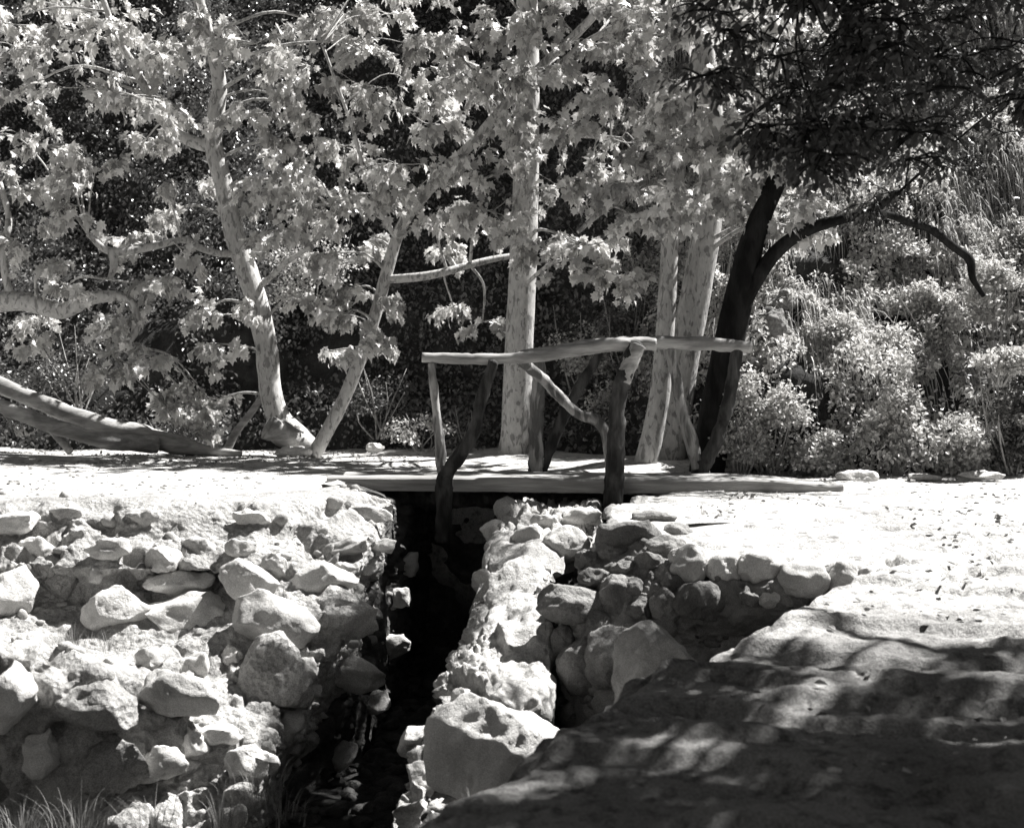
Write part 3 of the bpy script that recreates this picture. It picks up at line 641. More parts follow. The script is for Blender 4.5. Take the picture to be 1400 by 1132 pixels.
# ------------------------------------------------------------------ sycamores and other trees
class Tree:
    def __init__(s, name, base, label, cat='tree', bark='syc', group=None, seed=0):
        s.root = thing(name, base, label, cat, group); s.bark = bark; s.sk = []; s.r = np.random.default_rng(seed)
        s.lp, s.lt, s.ln, s.ls = [], [], [], []; s.tw = MB(); s.seed = seed
    def wood(s, name, pts, radpx, sides=14, rough=.035):
        P = [at(*p) for p in pts]; rad = [w / 2 / FP * p[2] for w, p in zip(np.interp(np.linspace(0, 1, len(pts)), np.linspace(0, 1, len(radpx)), radpx), pts)]
        mb = MB(); tube(mb, P, rad, sides, None, rough, s.seed + len(s.sk), 5)
        C = catmull(P, 40); s.sk.append((C, np.interp(np.linspace(0, 1, 40), np.linspace(0, 1, len(rad)), rad)))
        return mb.build(name, M[s.bark], s.root)
    def clump(s, c, rad, nspray, size=(.07, .15), down=0.9, connect=True, nl=(14, 23)):
        r = s.r
        if connect and s.sk:
            best = min(((np.linalg.norm(C - c, axis=1) + 0.6 * np.clip(C[:, 2] - c[2], 0, None)).min(), k) for k, (C, _) in enumerate(s.sk))
            C, rr = s.sk[best[1]]; i = int(np.argmin(np.linalg.norm(C - c, axis=1) + 0.6 * np.clip(C[:, 2] - c[2], 0, None))); a = C[i]
            L_ = np.linalg.norm(c - a)
            if L_ > 0.25:
                mid = (a + c) / 2 + np.array([0, 0, 0.13 * L_]) + r.normal(0, .06 * L_, 3)
                r0 = min(rr[i] * .5, .012 + .010 * L_); tube(s.tw, [a, mid, c], [r0, r0 * .7, r0 * .4], 6, 10, .05, 1, 5)
        for _ in range(nspray):
            d = rand_dirs(r, 1)[0]; d[2] = d[2] * .30 - .04; d[1] = d[1] * .9
            st = c + d * rad * r.uniform(0, .45); L_ = rad * r.uniform(.6, 1.05)
            dirv = d + r.normal(0, .25, 3); dirv[2] -= .1; dirv /= np.linalg.norm(dirv)
            end = st + dirv * L_ + np.array([0, 0, -.25 * L_ * down]); mid = st + dirv * L_ * .5 + np.array([0, 0, .06 * L_])
            tw = catmull([st, mid, end], 12)
            tube(s.tw, [c, st, mid, end], [.006, .005, .004, .002], 4, 10, 0)
            n = int(r.integers(*nl)); k = np.sort(r.uniform(2, 11, n)); p = tw[k.astype(int)] + r.normal(0, .03, (n, 3))
            side = np.cross(dirv, [0, 0, 1]); side /= np.linalg.norm(side) + 1e-9
            t = dirv[None] * .6 + side[None] * r.choice([-1, 1], n)[:, None] * r.uniform(.2, 1, n)[:, None] + r.normal(0, .3, (n, 3)); t[:, 2] -= r.uniform(.2, 1.4, n) * down * 1.4
            t /= np.linalg.norm(t, axis=1)[:, None]
            nn = np.array([0, -.35, 1])[None] + r.normal(0, .5, (n, 3))
            s.lp.append(p + t * .03); s.lt.append(t); s.ln.append(nn); s.ls.append(r.uniform(*size, n) * np.clip(1.15 - .05 * k, .5, 1.2))
    def finish(s, mat='leaf', kind='syc', crown='crown'):
        if s.tw.n: s.tw.build('twigs', M[s.bark], s.root)
        if s.lp: leaves_mesh(crown, kind, np.concatenate(s.lp), np.concatenate(s.lt), np.concatenate(s.ln), np.concatenate(s.ls), M[mat], s.root, seed=s.seed)

D1 = 12.9
t1 = Tree('sycamore_tree', at(412, 614, D1), 'leaning pale sycamore with a forked trunk and cut knee at its base', seed=1)
t1.wood('trunk', [(432, 622, D1), (408, 598, D1), (382, 574, D1), (370, 535, D1), (365, 480, D1), (353, 420, D1), (334, 360, D1), (318, 310, D1), (305, 250, D1), (292, 200, D1), (296, 150, D1), (300, 115, D1), (288, 60, D1 - .1), (272, 0, D1 - .2), (262, -90, D1 - .3)],
        [30, 33, 32, 31, 30, 31, 29, 27, 25, 24, 22, 20, 17, 15, 12], 16)
t1.wood('limb', [(293, 200, D1), (268, 196, D1), (240, 182, D1 - .1), (215, 155, D1 - .2), (200, 125, D1 - .3), (180, 85, D1 - .4), (160, 50, D1 - .5), (130, -30, D1 - .6)], [20, 17, 15, 13, 12, 10, 9, 7])
t1.wood('limb', [(345, 400, D1), (375, 375, D1 - .1), (390, 360, D1 - .2), (430, 330, D1 - .4), (470, 260, D1 - .6)], [9, 8, 7, 6, 4])
t1.wood('limb', [(320, 348, D1), (295, 346, D1 - .2), (268, 337, D1 - .3), (250, 328, D1 - .4), (205, 338, D1 - .5), (152, 344, D1 - .6), (120, 320, D1 - .7)], [9, 9, 9, 9, 10, 11, 7])
t1.wood('limb', [(152, 342, D1 - .6), (156, 362, D1 - .6), (150, 382, D1 - .6)], [13, 11, 7])
mb = MB(); tube(mb, [at(428, 614, D1 - .05), at(398, 598, D1 - .2), at(366, 584, D1 - .34)], [.10, .12, .125], 16, 14, .10, 3, 9, True); mb.build('cut_stub', M['log'], t1.root)
for (x, y, rr, n, dz) in [(350, 60, 60, 7, -.4), (420, 90, 60, 7, -.6), (330, 160, 50, 6, -.5), (380, 240, 60, 8, -.7), (440, 280, 60, 8, -.8), (375, 315, 55, 7, -.8), (470, 200, 60, 7, -.4), (240, 70, 60, 7, -.5), (180, 130, 60, 8, -.9), (150, 40, 70, 8, -.8),
                          (60, 60, 70, 8, -.6), (60, 200, 65, 8, -1), (130, 235, 60, 8, -.9), (240, 255, 28, 2, -.9), (100, 300, 55, 6, -.8), (210, 385, 50, 6, -.9), (250, 345, 40, 3, -.6), (300, 470, 40, 4, -.5), (290, 30, 60, 6, 0), (430, 30, 60, 6, .3), (200, 190, 40, 4, .3), (20, 130, 70, 8, .2),
                          (130, -30, 60, 4, -.4), (320, 430, 40, 4, -.4), (430, 410, 40, 4, -.2), (110, 120, 55, 6, -.7), (0, 30, 60, 7, -.3), (90, 10, 60, 6, .1), (205, 55, 50, 6, -.1), (380, 130, 50, 5, 0), (310, 250, 40, 4, .5), (440, 160, 45, 5, .2), (395, 190, 40, 4, -.2), (180, 330, 45, 5, .1), (290, 420, 40, 4, .3), (60, 440, 45, 4, .5), (230, 300, 36, 4, .4), (300, 545, 30, 3, .3), (25, 255, 55, 6, -.4)]:
    t1.clump(at(x, y, D1 + dz), rr / FP * D1, n)
for k in range(8): t1.clump(at(t1.r.uniform(-60, 480), t1.r.uniform(-70, 330), D1 + t1.r.uniform(-.3, .9)), 50 / FP * D1, 5)
t1.finish()

D2 = 12.6
t2 = Tree('sycamore_tree', at(430, 620, D2), 'slender leaning sycamore stem rising right behind the terrace', seed=2)
t2.wood('trunk', [(428, 624, D2), (450, 585, D2), (475, 535, D2), (498, 475, D2), (516, 420, D2), (530, 368, D2), (545, 320, D2), (565, 285, D2), (605, 240, D2 - .2), (660, 180, D2 - .4), (720, 110, D2 - .6), (790, 45, D2 - .8), (860, -30, D2 - 1)], [20, 19, 18, 18, 17, 17, 16, 16, 15, 14, 13, 12, 10])
t2.wood('limb', [(532, 382, D2), (570, 379, D2 - .1), (605, 373, D2 - .1), (640, 363, D2), (672, 355, D2 + .1), (700, 350, D2 + .2)], [12, 12, 11, 10, 9, 8])
t2.wood('limb', [(545, 330, D2), (520, 290, D2 - .2), (500, 240, D2 - .4), (480, 170, D2 - .5), (440, 60, D2 - .6)], [9, 7, 6, 5, 4])
for (x, y, rr, n, dz) in [(520, 120, 60, 8, -.6), (560, 60, 60, 7, -.5), (500, 265, 60, 8, -.5), (545, 225, 55, 7, -.6), (605, 300, 50, 6, -.5), (655, 285, 55, 8, -.7), (590, 170, 60, 8, -.6), (640, 230, 55, 8, -.8), (650, 110, 60, 8, -.9), (612, 60, 55, 7, -.6), (470, 430, 50, 6, -.5), (500, 470, 40, 5, -.6), 
                          (540, 420, 40, 4, -.3), (690, 40, 60, 7, -.9), (700, 165, 50, 6, -1), (660, -40, 80, 9, -.8), (560, -30, 70, 7, -.4), (455, 345, 40, 4, -.3), (585, 245, 45, 5, -.2), (500, 330, 45, 5, .2), (600, 345, 36, 4, .3), (470, 20, 50, 6, .2), (500, 70, 45, 5, .1), (450, 480, 36, 4, .2), (480, 395, 36, 4, .1), (620, 420, 36, 4, .4), (660, 440, 30, 3, .5), (530, 20, 45, 5, .2), (480, 110, 45, 5, .3), (570, 115, 45, 5, 0)]:
    t2.clump(at(x, y, D2 + dz), rr / FP * D2, n)
for k in range(5): t2.clump(at(t2.r.uniform(430, 720), t2.r.uniform(-70, 330), D2 + t2.r.uniform(-.3, .9)), 50 / FP * D2, 5)
t2.finish()

D3 = 12.2
t3 = Tree('sycamore_tree', at(705, 628, D3), 'straight thick mottled sycamore trunk behind the left half of the bridge', seed=3)
t3.wood('trunk', [(700, 640, D3), (705, 600, D3), (707, 540, D3), (710, 470, D3), (713, 400, D3), (716, 330, D3), (719, 250, D3), (721, 170, D3), (722, 90, D3), (720, 0, D3), (716, -120, D3)], [48, 42, 40, 39, 38, 37, 35, 33, 31, 29, 26], 20, .02)
t3.wood('limb', [(726, 196, D3 - .05), (748, 190, D3 - .2), (775, 184, D3 - .4), (805, 186, D3 - .6), (850, 190, D3 - .8)], [16, 13, 11, 7, 5])
t3.wood('limb', [(722, 120, D3), (760, 95, D3 - .3), (800, 60, D3 - .5), (850, 35, D3 - .8), (900, 22, D3 - 1), (960, 20, D3 - 1.2)], [14, 12, 10, 9, 8, 6])
t3.wood('limb', [(718, 260, D3), (700, 240, D3 - .3), (690, 235, D3 - .5), (660, 245, D3 - .7)], [6, 5, 4, 3])
for (x, y, rr, n, dz) in [(745, 95, 55, 7, -.8), (785, 170, 50, 7, -.9), (830, 130, 60, 8, -1), (850, 60, 60, 7, -1), (800, 335, 50, 7, -1.2), (740, 340, 45, 6, -.9), (832, 372, 45, 6, -1.2), (870, 195, 55, 7, -1.1), (765, 255, 50, 6, -.7), (690, 300, 40, 5, -.6), (880, 20, 60, 7, -1.1), (760, -30, 80, 8, -.6), (860, -60, 80, 8, -.8), (700, 110, 45, 5, -.6), (810, 235, 45, 5, -.6), (770, 30, 50, 5, -.3), (700, 215, 40, 4, -.5)]:
    t3.clump(at(x, y, D3 + dz), rr / FP * D3, n)
for k in range(4): t3.clump(at(t3.r.uniform(650, 900), t3.r.uniform(-70, 330), D3 + t3.r.uniform(-.3, .9)), 50 / FP * D3, 5)
t3.finish()

D4 = 10.9
t4 = Tree('sycamore_tree', at(880, 652, D4), 'thinner of two pale sycamore trunks behind the right rail', seed=4)
t4.wood('trunk', [(868, 670, D4), (880, 640, D4), (893, 590, D4), (903, 530, D4), (909, 460, D4), (913, 390, D4), (917, 320, D4), (925, 240, D4), (938, 160, D4), (955, 80, D4), (980, 0, D4), (1010, -90, D4)], [36, 32, 29, 28, 26, 25, 24, 22, 20, 17, 14, 10], 16, .02)
t4.wood('limb', [(922, 250, D4), (885, 250, D4 - .2), (855, 268, D4 - .4), (820, 292, D4 - .5), (790, 318, D4 - .6)], [12, 11, 10, 8, 5])
for (x, y, rr, n, dz) in [(905, 215, 55, 8, -.5), (930, 110, 60, 8, -.6), (910, 275, 45, 7, -.6), (960, 50, 60, 7, -.5), (870, 300, 40, 5, -.5), (840, 250, 45, 5, -.4), (885, 150, 45, 6, -.2), (940, -40, 80, 8, -.3), (855, 375, 26, 3, 0)]:
    t4.clump(at(x, y, D4 + dz), rr / FP * D4, n, (.08, .15))
for k in range(2): t4.clump(at(t4.r.uniform(820, 960), t4.r.uniform(-70, 330), D4 + t4.r.uniform(-.3, .9)), 50 / FP * D4, 5)
t4.finish()

D5 = 11.2
t5 = Tree('sycamore_tree', at(915, 650, D5), 'thicker sunlit sycamore trunk leaning right behind the right rail', seed=5)
t5.wood('trunk', [(900, 680, D5), (912, 640, D5), (922, 580, D5), (932, 510, D5), (944, 440, D5), (957, 370, D5), (967, 310, D5), (973, 240, D5), (974, 170, D5), (968, 100, D5), (960, 20, D5), (950, -90, D5)], [54, 46, 44, 42, 42, 40, 38, 34, 30, 26, 22, 18], 20, .02)
t5.wood('limb', [(974, 215, D5), (1000, 190, D5 - .2), (1030, 150, D5 - .4), (1060, 100, D5 - .6), (1100, 40, D5 - .8)], [15, 12, 9, 7, 5])
for (x, y, rr, n, dz) in [(1000, 92, 55, 7, -.7), (992, 162, 55, 8, -.8), (1040, 222, 50, 8, -.9), (962, 275, 48, 8, -.7), (1080, 310, 34, 4, -.9), (1010, 250, 45, 6, -.8), (1060, 170, 45, 6, -.6), (1030, 30, 60, 7, -.6), (950, 190, 45, 5, -.5), (1040, -60, 80, 8, -.4), (1075, 240, 36, 4, -.6), (1095, 270, 36, 4, -1.0), (1110, 215, 36, 4, -.9), (1120, 320, 24, 2, -1.0), (1085, 150, 40, 4, -.8)]:
    t5.clump(at(x, y, D5 + dz), rr / FP * D5, n, (.08, .15))
for k in range(2): t5.clump(at(t5.r.uniform(950, 1080), t5.r.uniform(-70, 330), D5 + t5.r.uniform(-.3, .9)), 50 / FP * D5, 5)
t5.finish()

D6 = 10.4
t6 = Tree('oak_tree', at(970, 655, D6), 'black-barked forked oak trunk against the bright right slope', bark='oakbark', seed=6)
t6.wood('trunk', [(962, 680, D6), (970, 620, D6), (980, 560, D6), (990, 500, D6), (1003, 440, D6), (1016, 380, D6), (1032, 320, D6), (1052, 270, D6), (1080, 210, D6 - .1), (1120, 130, D6 - .3), (1170, 20, D6 - .5), (1210, -90, D6 - .6)], [50, 46, 44, 42, 42, 38, 32, 28, 25, 22, 18, 14])
t6.wood('limb', [(1012, 425, D6), (1032, 385, D6 - .05), (1058, 348, D6 - .1), (1085, 325, D6 - .2), (1115, 310, D6 - .3), (1150, 300, D6 - .4), (1190, 290, D6 - .5), (1230, 262, D6 - .6)], [22, 21, 20, 19, 17, 14, 12, 8])
t6.wood('limb', [(1185, 291, D6 - .48), (1215, 294, D6 - .4), (1245, 305, D6 - .3), (1275, 315, D6 - .2), (1300, 335, D6 - .1), (1325, 355, D6), (1330, 380, D6), (1345, 405, D6)], [11, 10, 10, 11, 11, 12, 10, 6])
r6 = t6.r
for k in range(46):
    x, y = r6.uniform(1080, 1420), r6.uniform(-120, 290)
    if y > 210 and x < 1180: continue
    t6.clump(at(x, y, D6 - .4 + r6.uniform(-.6, .6)), .30, 9, (.04, .075), .3, k % 3 == 0, (9, 15))
t6.finish('oakleaf', 'oak')

# tree beyond the left edge of the frame: its low limbs reach in
D7 = 12.0
t7 = Tree('sycamore_tree', at(-220, 640, D7), 'sycamore whose crooked low limbs reach in from the left edge', seed=7)
t7.wood('trunk', [(-240, 680, D7), (-225, 600, D7), (-200, 500, D7), (-170, 420, D7), (-150, 330, D7), (-130, 200, D7), (-120, 60, D7), (-100, -100, D7)], [60, 54, 48, 44, 40, 36, 30, 24])
t7.wood('limb', [(-170, 420, D7), (-100, 425, D7), (-30, 416, D7), (30, 412, D7), (75, 424, D7), (100, 420, D7), (125, 408, D7), (160, 404, D7)], [36, 34, 31, 27, 25, 22, 18, 14])
t7.wood('limb', [(160, 404, D7), (180, 414, D7), (188, 440, D7), (180, 462, D7), (160, 478, D7), (135, 488, D7 - .1)], [13, 12, 11, 10, 9, 6])
t7.wood('limb', [(18, 412, D7), (8, 380, D7), (5, 340, D7), (12, 300, D7 + .1), (0, 250, D7 + .1)], [12, 11, 10, 9, 7])
t7.wood('limb', [(150, 483, D7), (130, 480, D7), (122, 465, D7)], [5, 4, 2])
for (x, y, rr, n, dz) in [(20, 330, 55, 7, -.3), (160, 435, 45, 6, -.2), (190, 490, 45, 6, -.3), (140, 512, 35, 4, -.2), (230, 560, 40, 5, .2), (275, 560, 35, 4, .3), (270, 525, 30, 3, .3), (60, 360, 40, 4, -.2), (40, 470, 40, 3, .3), (215, 545, 30, 3, .2), (290, 590, 24, 3, .4), (100, 390, 30, 3, -.2), (-40, 250, 60, 5, -.3)]:
    t7.clump(at(x, y, D7 + dz), rr / FP * D7, n)
t7.finish()

# near oak: overhanging dark branches, the trunk stands beyond the right edge
t8 = Tree('oak_tree', (6.6, 4.6, -.4), 'dark overhanging oak foliage filling the upper right corner', bark='oakbark', seed=8)
mb = MB(); tube(mb, [(6.7, 4.6, -.7), (6.6, 4.6, 1.0), (6.4, 4.6, 2.6), (6.3, 4.7, 4.0), (6.4, 4.9, 6.2)], [.26, .22, .19, .15, .1], 16, 30, .05, 4, 6); mb.build('trunk', M['oakbark'], t8.root)
for P, rad in [([(6.4, 4.6, 2.5), (5.0, 4.65, 3.1), (3.6, 4.75, 3.45), (2.3, 4.75, 3.3), (1.5, 4.7, 2.8), (1.15, 4.7, 2.2)], [.09, .065, .045, .03, .02, .010]),
               ([(3.3, 4.75, 3.45), (2.8, 4.6, 3.0), (2.3, 4.5, 2.5), (2.05, 4.5, 1.95)], [.035, .028, .02, .010]),
               ([(6.3, 4.7, 4.0), (4.8, 6.0, 4.4), (3.4, 7.3, 4.5), (2.5, 8.6, 4.6)], [.05, .035, .025, .012]),  # unseen limb added to carry the clumps that shade the channel
               ([(6.35, 4.8, 4.8), (5.6, 5.2, 5.6), (5.0, 5.4, 6.2), (4.4, 5.2, 6.6)], [.08, .06, .045, .02])]:
    mb = MB(); tube(mb, P, rad, 10, 30, .05, 5, 8); mb.build('limb', M['oakbark'], t8.root); t8.sk.append((catmull(P, 40), np.interp(np.linspace(0, 1, 40), np.linspace(0, 1, len(rad)), rad)))
r8 = t8.r
def oak_edge(x):       # lower outline of the hanging foliage, photo pixels
    return np.interp(x, [930, 980, 1040, 1100, 1160, 1230, 1290, 1330, 1420], [40, 140, 190, 235, 270, 250, 200, 120, 160])
n8 = 0; hang = []
while n8 < 120:
    x, y = r8.uniform(930, 1430), r8.uniform(-160, 290)
    if y > oak_edge(x) or (x > 1290 and r8.random() < .55): continue
    yd = r8.uniform(4.3, 5.0); n8 += 1; hang.append(at(x, y, yd))
    t8.clump(hang[-1], .15, 7, (.03, .055), .35, n8 % 4 == 0, (7, 12))
SH = np.array(TOSUN) / TOSUN.z
def above_frame(c): return c[2] > CZ + .342 * c[1] + .38 or c[0] > .4375 * c[1] + .4
def in_sunny(c):    # keeps the terrace, the wall and the weir in the sun
    g = c - SH * (c[2] + .4); return g[1] > 3.7
k = 0
while k < 330:        # crown above and right of the frame; it shades the foreground
    g = np.array([r8.uniform(-.5, 3.0), r8.uniform(1.7, 4.6), -.45])
    if g[0] < -.26 + (g[1] - 3) * .644 + .05: continue
    if g[1] > 2.9 and r8.random() > np.interp(g[1], [2.9, 3.5, 4.0, 4.6], [1, .36, .30, .20]): continue
    c = g + SH * r8.uniform(4.2, 7.2)
    if not above_frame(c): continue
    t8.clump(c, r8.uniform(.12, .22) if g[1] > 2.9 else .38, 8, (.06, .11), .3, k % 4 == 0, (8, 13)); k += 1
k = 0
while k < 45:  # small unseen clumps added to throw shade on the right bank
    g = np.array([r8.uniform(.5, .95), r8.uniform(5.1, 5.9), -.6])
    if g[0] > .75 and g[1] > 5.85: continue
    c = g + SH * r8.uniform(3.4, 4.6)
    if not above_frame(c): continue
    t8.clump(c, .14, 7, (.045, .07), .3, k % 4 == 0, (7, 11)); k += 1
k = 0
while k < 170:         # unseen leaf clumps added in a strip to shade the channel
    f = r8.uniform(0, 1.12); g = np.array([-.55 - .40 * f, 8.2 - 3.5 * f, -.5 - .7 * f]) + r8.normal(0, .10, 3)
    c = g + SH * r8.uniform(4.4, 5.4)
    if not above_frame(c): continue
    t8.clump(c, .19, 7, (.05, .09), .3, k % 4 == 0, (8, 12)); k += 1
for c0 in hang[::2]:
    for h in (1.1, 1.9):
        c = c0 + SH * (h + r8.uniform(0, .6))
        if above_frame(c) and not in_sunny(c): t8.clump(c, .3, 7, (.05, .09), .3, False, (8, 12))
t8.finish('oakleaf', 'oak')

# fallen tree and leaning pole
D9 = 12.6
ft = Tree('fallen_tree', at(230, 618, D9), 'pale forked fallen tree lying along the back of the left terrace', 'log', bark='log', seed=9)
ft.wood('log', [(330, 620, D9 - .1), (280, 616, D9), (235, 606, D9), (180, 592, D9), (120, 576, D9), (60, 552, D9 + .1), (0, 527, D9 + .2), (-80, 492, D9 + .3)], [6, 16, 28, 30, 26, 22, 24, 26], 16, .09)
ft.wood('log_branch', [(215, 607, D9 - .1), (160, 605, D9 - .3), (118, 597, D9 - .35), (56, 577, D9 - .4), (0, 555, D9 - .4), (-80, 530, D9 - .4)], [24, 24, 22, 22, 20, 20], 14, .09)
ft.wood('broken_branch', [(70, 585, D9), (84, 602, D9 - .1), (96, 618, D9 - .15)], [14, 12, 10], 10)
mb = MB(); tube(mb, [at(308, 620, 12.9), at(322, 592, 12.9), at(345, 562, 12.9), at(362, 535, 12.9)], [.05, .045, .04, .03], 10, 20, .06, 4, 8)
tag(mb.build('leaning_branch', M['log']), 'short bare branch propped between the fallen tree and the leaning sycamore', 'branch')

# ------------------------------------------------------------------ undergrowth
def leafball(r, c, rad, n, flat=0.8):
    """points through the volume of a lumpy bush, denser towards the outside"""
    d = rand_dirs(r, n); d[:, 2] = np.abs(d[:, 2]) * 1.0 - .15
    lump = 0.8 + 0.35 * fbm(d * 2.2 + c, 3, int(r.integers(1e6)))
    q = c + d * (rad * lump * r.uniform(.1, 1.25, n) ** .7)[:, None] * np.array([1, .8, flat])
    return q, d
def bush(px, py, wpx, hpx, Yd, label, seed, leaf=(.026, .048), n=1800, mat='bush', kind='oval', group='shrubs on the right slope', name='shrub', cat='shrub', stems=9):
    r = np.random.default_rng(seed); c = at(px, py + hpx / 2, Yd); rx, rz = wpx / 2 / FP * Yd, hpx / FP * Yd
    root = thing(name, c, label, cat, group)
    P, Dn = [], []
    for k in range(7):
        o = np.array([r.uniform(-.6, .6) * rx, r.uniform(-.3, .3) * rx, r.uniform(.1, .65) * rz]); q, d = leafball(r, c + o, 1, n // 7)
        q = (q - c - o) * np.array([rx * .55, rx * .5, rz * .42]) + c + o; P.append(q); Dn.append(d)
    P = np.concatenate(P); Dn = np.concatenate(Dn); m = len(P)
    keep = fbm(P * 4.5, 2, seed) > -.28; P, Dn = P[keep], Dn[keep]; m = len(P)
    t = Dn * .6 + r.normal(0, .6, (m, 3)); t[:, 2] -= .15
    nn = Dn * .7 + np.array([0, -.2, .8]) + r.normal(0, .45, (m, 3))
    leaves_mesh('foliage', kind, P, t, nn, r.uniform(*leaf, m), M[mat], root, fold=.3, droop=.3, seed=seed)
    mb = MB()
    for k in range(stems):
        e = c + np.array([r.uniform(-.8, .8) * rx, r.uniform(-.4, .4) * rx, r.uniform(.5, .95) * rz]); b0 = c + np.array([r.uniform(-.2, .2) * rx, 0, -.05])
        tube(mb, [b0, (b0 + e) / 2 + r.normal(0, .04, 3), e], [.012, .008, .003], 5, 8, 0)
    mb.build('stems', M['log'], root)
    return root
B = [(1050, 570, 150, 190, 10.3, 'leafy pale shrub just right of the far forked post', 3200, 'bush'),
     (1010, 610, 90, 90, 10.2, 'low sunlit shrub behind the base of the far forked post', 1500, 'bush'),
     (1135, 618, 110, 76, 10.2, 'rounded grey shrub in the middle of the right slope foot', 2200, 'bush'),
     (1222, 582, 84, 150, 10.1, 'upright leafy shrub with dark hollows at the foot of the slope', 2400, 'bush'),
     (1312, 616, 110, 76, 10.0, 'dim shrub near the right edge at the slope foot', 2200, 'bush'),
     (1380, 560, 110, 190, 9.9, 'tall dark shrub against the right edge of the photograph', 2800, 'ivy'),
     (1370, 490, 90, 60, 9.8, 'pale leaved sprig bush above the dark right-edge shrub', 900, 'bush'),
     (1180, 470, 140, 110, 11.0, 'feathery pale bush halfway up the right slope', 2600, 'bush'),
     (1270, 430, 130, 140, 11.2, 'bright tufted bush on the upper right slope', 3000, 'bush'),
     (1160, 390, 130, 120, 11.6, 'bright bush below the horizontal oak limb', 2600, 'bush'),
     (1250, 350, 150, 110, 11.8, 'sunlit bush under the dark overhanging foliage', 2600, 'bush'),
     (1360, 400, 110, 130, 10.9, 'shaded bush beside the crooked bare limb on the right', 2200, 'bush'),
     (1080, 470, 80, 90, 11.0, 'small bush between pale rocks on the right slope', 1300, 'bush'),
     (840, 560, 90, 130, 12.4, 'leafy shrub seen between the bridge posts', 1500, 'bush'),
     (790, 470, 120, 130, 13.0, 'sparkling dark shrub behind the middle of the handrail', 2000, 'bush'),
     (860, 450, 100, 140, 12.8, 'dark shrub left of the two pale trunks', 1800, 'ivy'),
     (575, 590, 100, 60, 12.8, 'low leafy plant left of the near forked post', 1000, 'bush'),
     (640, 585, 70, 80, 12.9, 'low shrub left of the thick mottled trunk', 900, 'ivy'),
     (520, 540, 110, 110, 13.6, 'dark shrub behind the slender leaning stem', 1500, 'ivy'),
     (250, 580, 110, 70, 13.4, 'shaded undergrowth behind the fallen tree', 1200, 'ivy'),
     (100, 500, 150, 120, 13.8, 'dark shrub behind the crooked left limb', 1800, 'ivy'),
     (430, 370, 150, 140, 13.8, 'glittering small-leaved bush between the two left stems', 3000, 'bush'),
     (30, 560, 110, 60, 13.6, 'dark low shrub at the left edge behind the log', 900, 'ivy')]
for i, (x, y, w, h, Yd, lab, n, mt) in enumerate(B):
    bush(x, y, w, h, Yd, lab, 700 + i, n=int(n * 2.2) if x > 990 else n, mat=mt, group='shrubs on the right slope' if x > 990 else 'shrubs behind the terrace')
# ivy and small leaves covering the hillside
r = np.random.default_rng(55); n = 150000
xs = r.uniform(-11, 12, n); ts = r.uniform(0.05, 11, n) ; P = hill_pt(xs, ts)
keep = (fbm(P * 0.9, 4, 66) > -.42 + .45 * (xs > 1.5)); P = P[keep]; m = len(P)
out = np.array([0, -.8, .6]); P = P + out * (r.uniform(0, 1, m) ** 1.5 * 0.55 * (0.4 + sstep(-.2, .5, fbm(P * 1.1, 3, 67))))[:, None]
t = r.normal(0, .7, (m, 3)) + np.array([0, -.3, -.5]); nn = np.array([0, -.6, .7]) + r.normal(0, .55, (m, 3))
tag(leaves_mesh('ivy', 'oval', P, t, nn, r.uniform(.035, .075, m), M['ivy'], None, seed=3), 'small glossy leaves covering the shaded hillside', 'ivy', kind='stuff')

n = 150000
xs = r.uniform(1.3, 7, n); ts = r.uniform(0.0, 8, n); P = hill_pt(xs, ts); P = P[fbm(P * 1.6, 4, 166) > -.22]; m = len(P)
P = P + np.array([0, -.85, .5]) * (r.uniform(0, 1, m) ** .8 * .42 * (.25 + sstep(-.15, .45, fbm(P * 1.9, 3, 167))))[:, None]
t = r.normal(0, .7, (m, 3)) + np.array([0, -.3, -.3]); nn = np.array([.1, -.4, .8]) + r.normal(0, .5, (m, 3))
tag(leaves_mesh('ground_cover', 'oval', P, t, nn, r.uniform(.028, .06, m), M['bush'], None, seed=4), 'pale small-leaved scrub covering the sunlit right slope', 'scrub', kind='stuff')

mb = MB(); r = np.random.default_rng(77); nb = 17000
xs = r.uniform(1.6, 6.5, nb); ts = r.uniform(1.0, 8, nb); P = hill_pt(xs, ts); ok = fbm(P * 1.3, 3, 177) > -.12; P = P[ok]; nb = len(P)
ss = np.linspace(0, 1, 6)
for c in P:
    l = r.uniform(.2, .85); d = np.array([r.normal(0, .35), -1, 0]); d /= np.linalg.norm(d)
    C = c + d * (ss[:, None] ** .7 * l * r.uniform(.25, .7)) + np.array([0, 0, 1]) * (l * (.45 * ss - r.uniform(.7, 1.7) * ss ** 2))[:, None]
    w = np.array([1, 0, 0]) * (.006 * (1 - ss * .85))[:, None]; V = np.concatenate([C - w, C + w]); i = np.arange(5)
    mb.add(V, np.stack([i, i + 1, i + 7, i + 6], -1), 4)
tag(mb.build('hanging_grass', M['grass'], None, False), 'dry grass and vines hanging down the sunlit right slope', 'grass', kind='stuff')

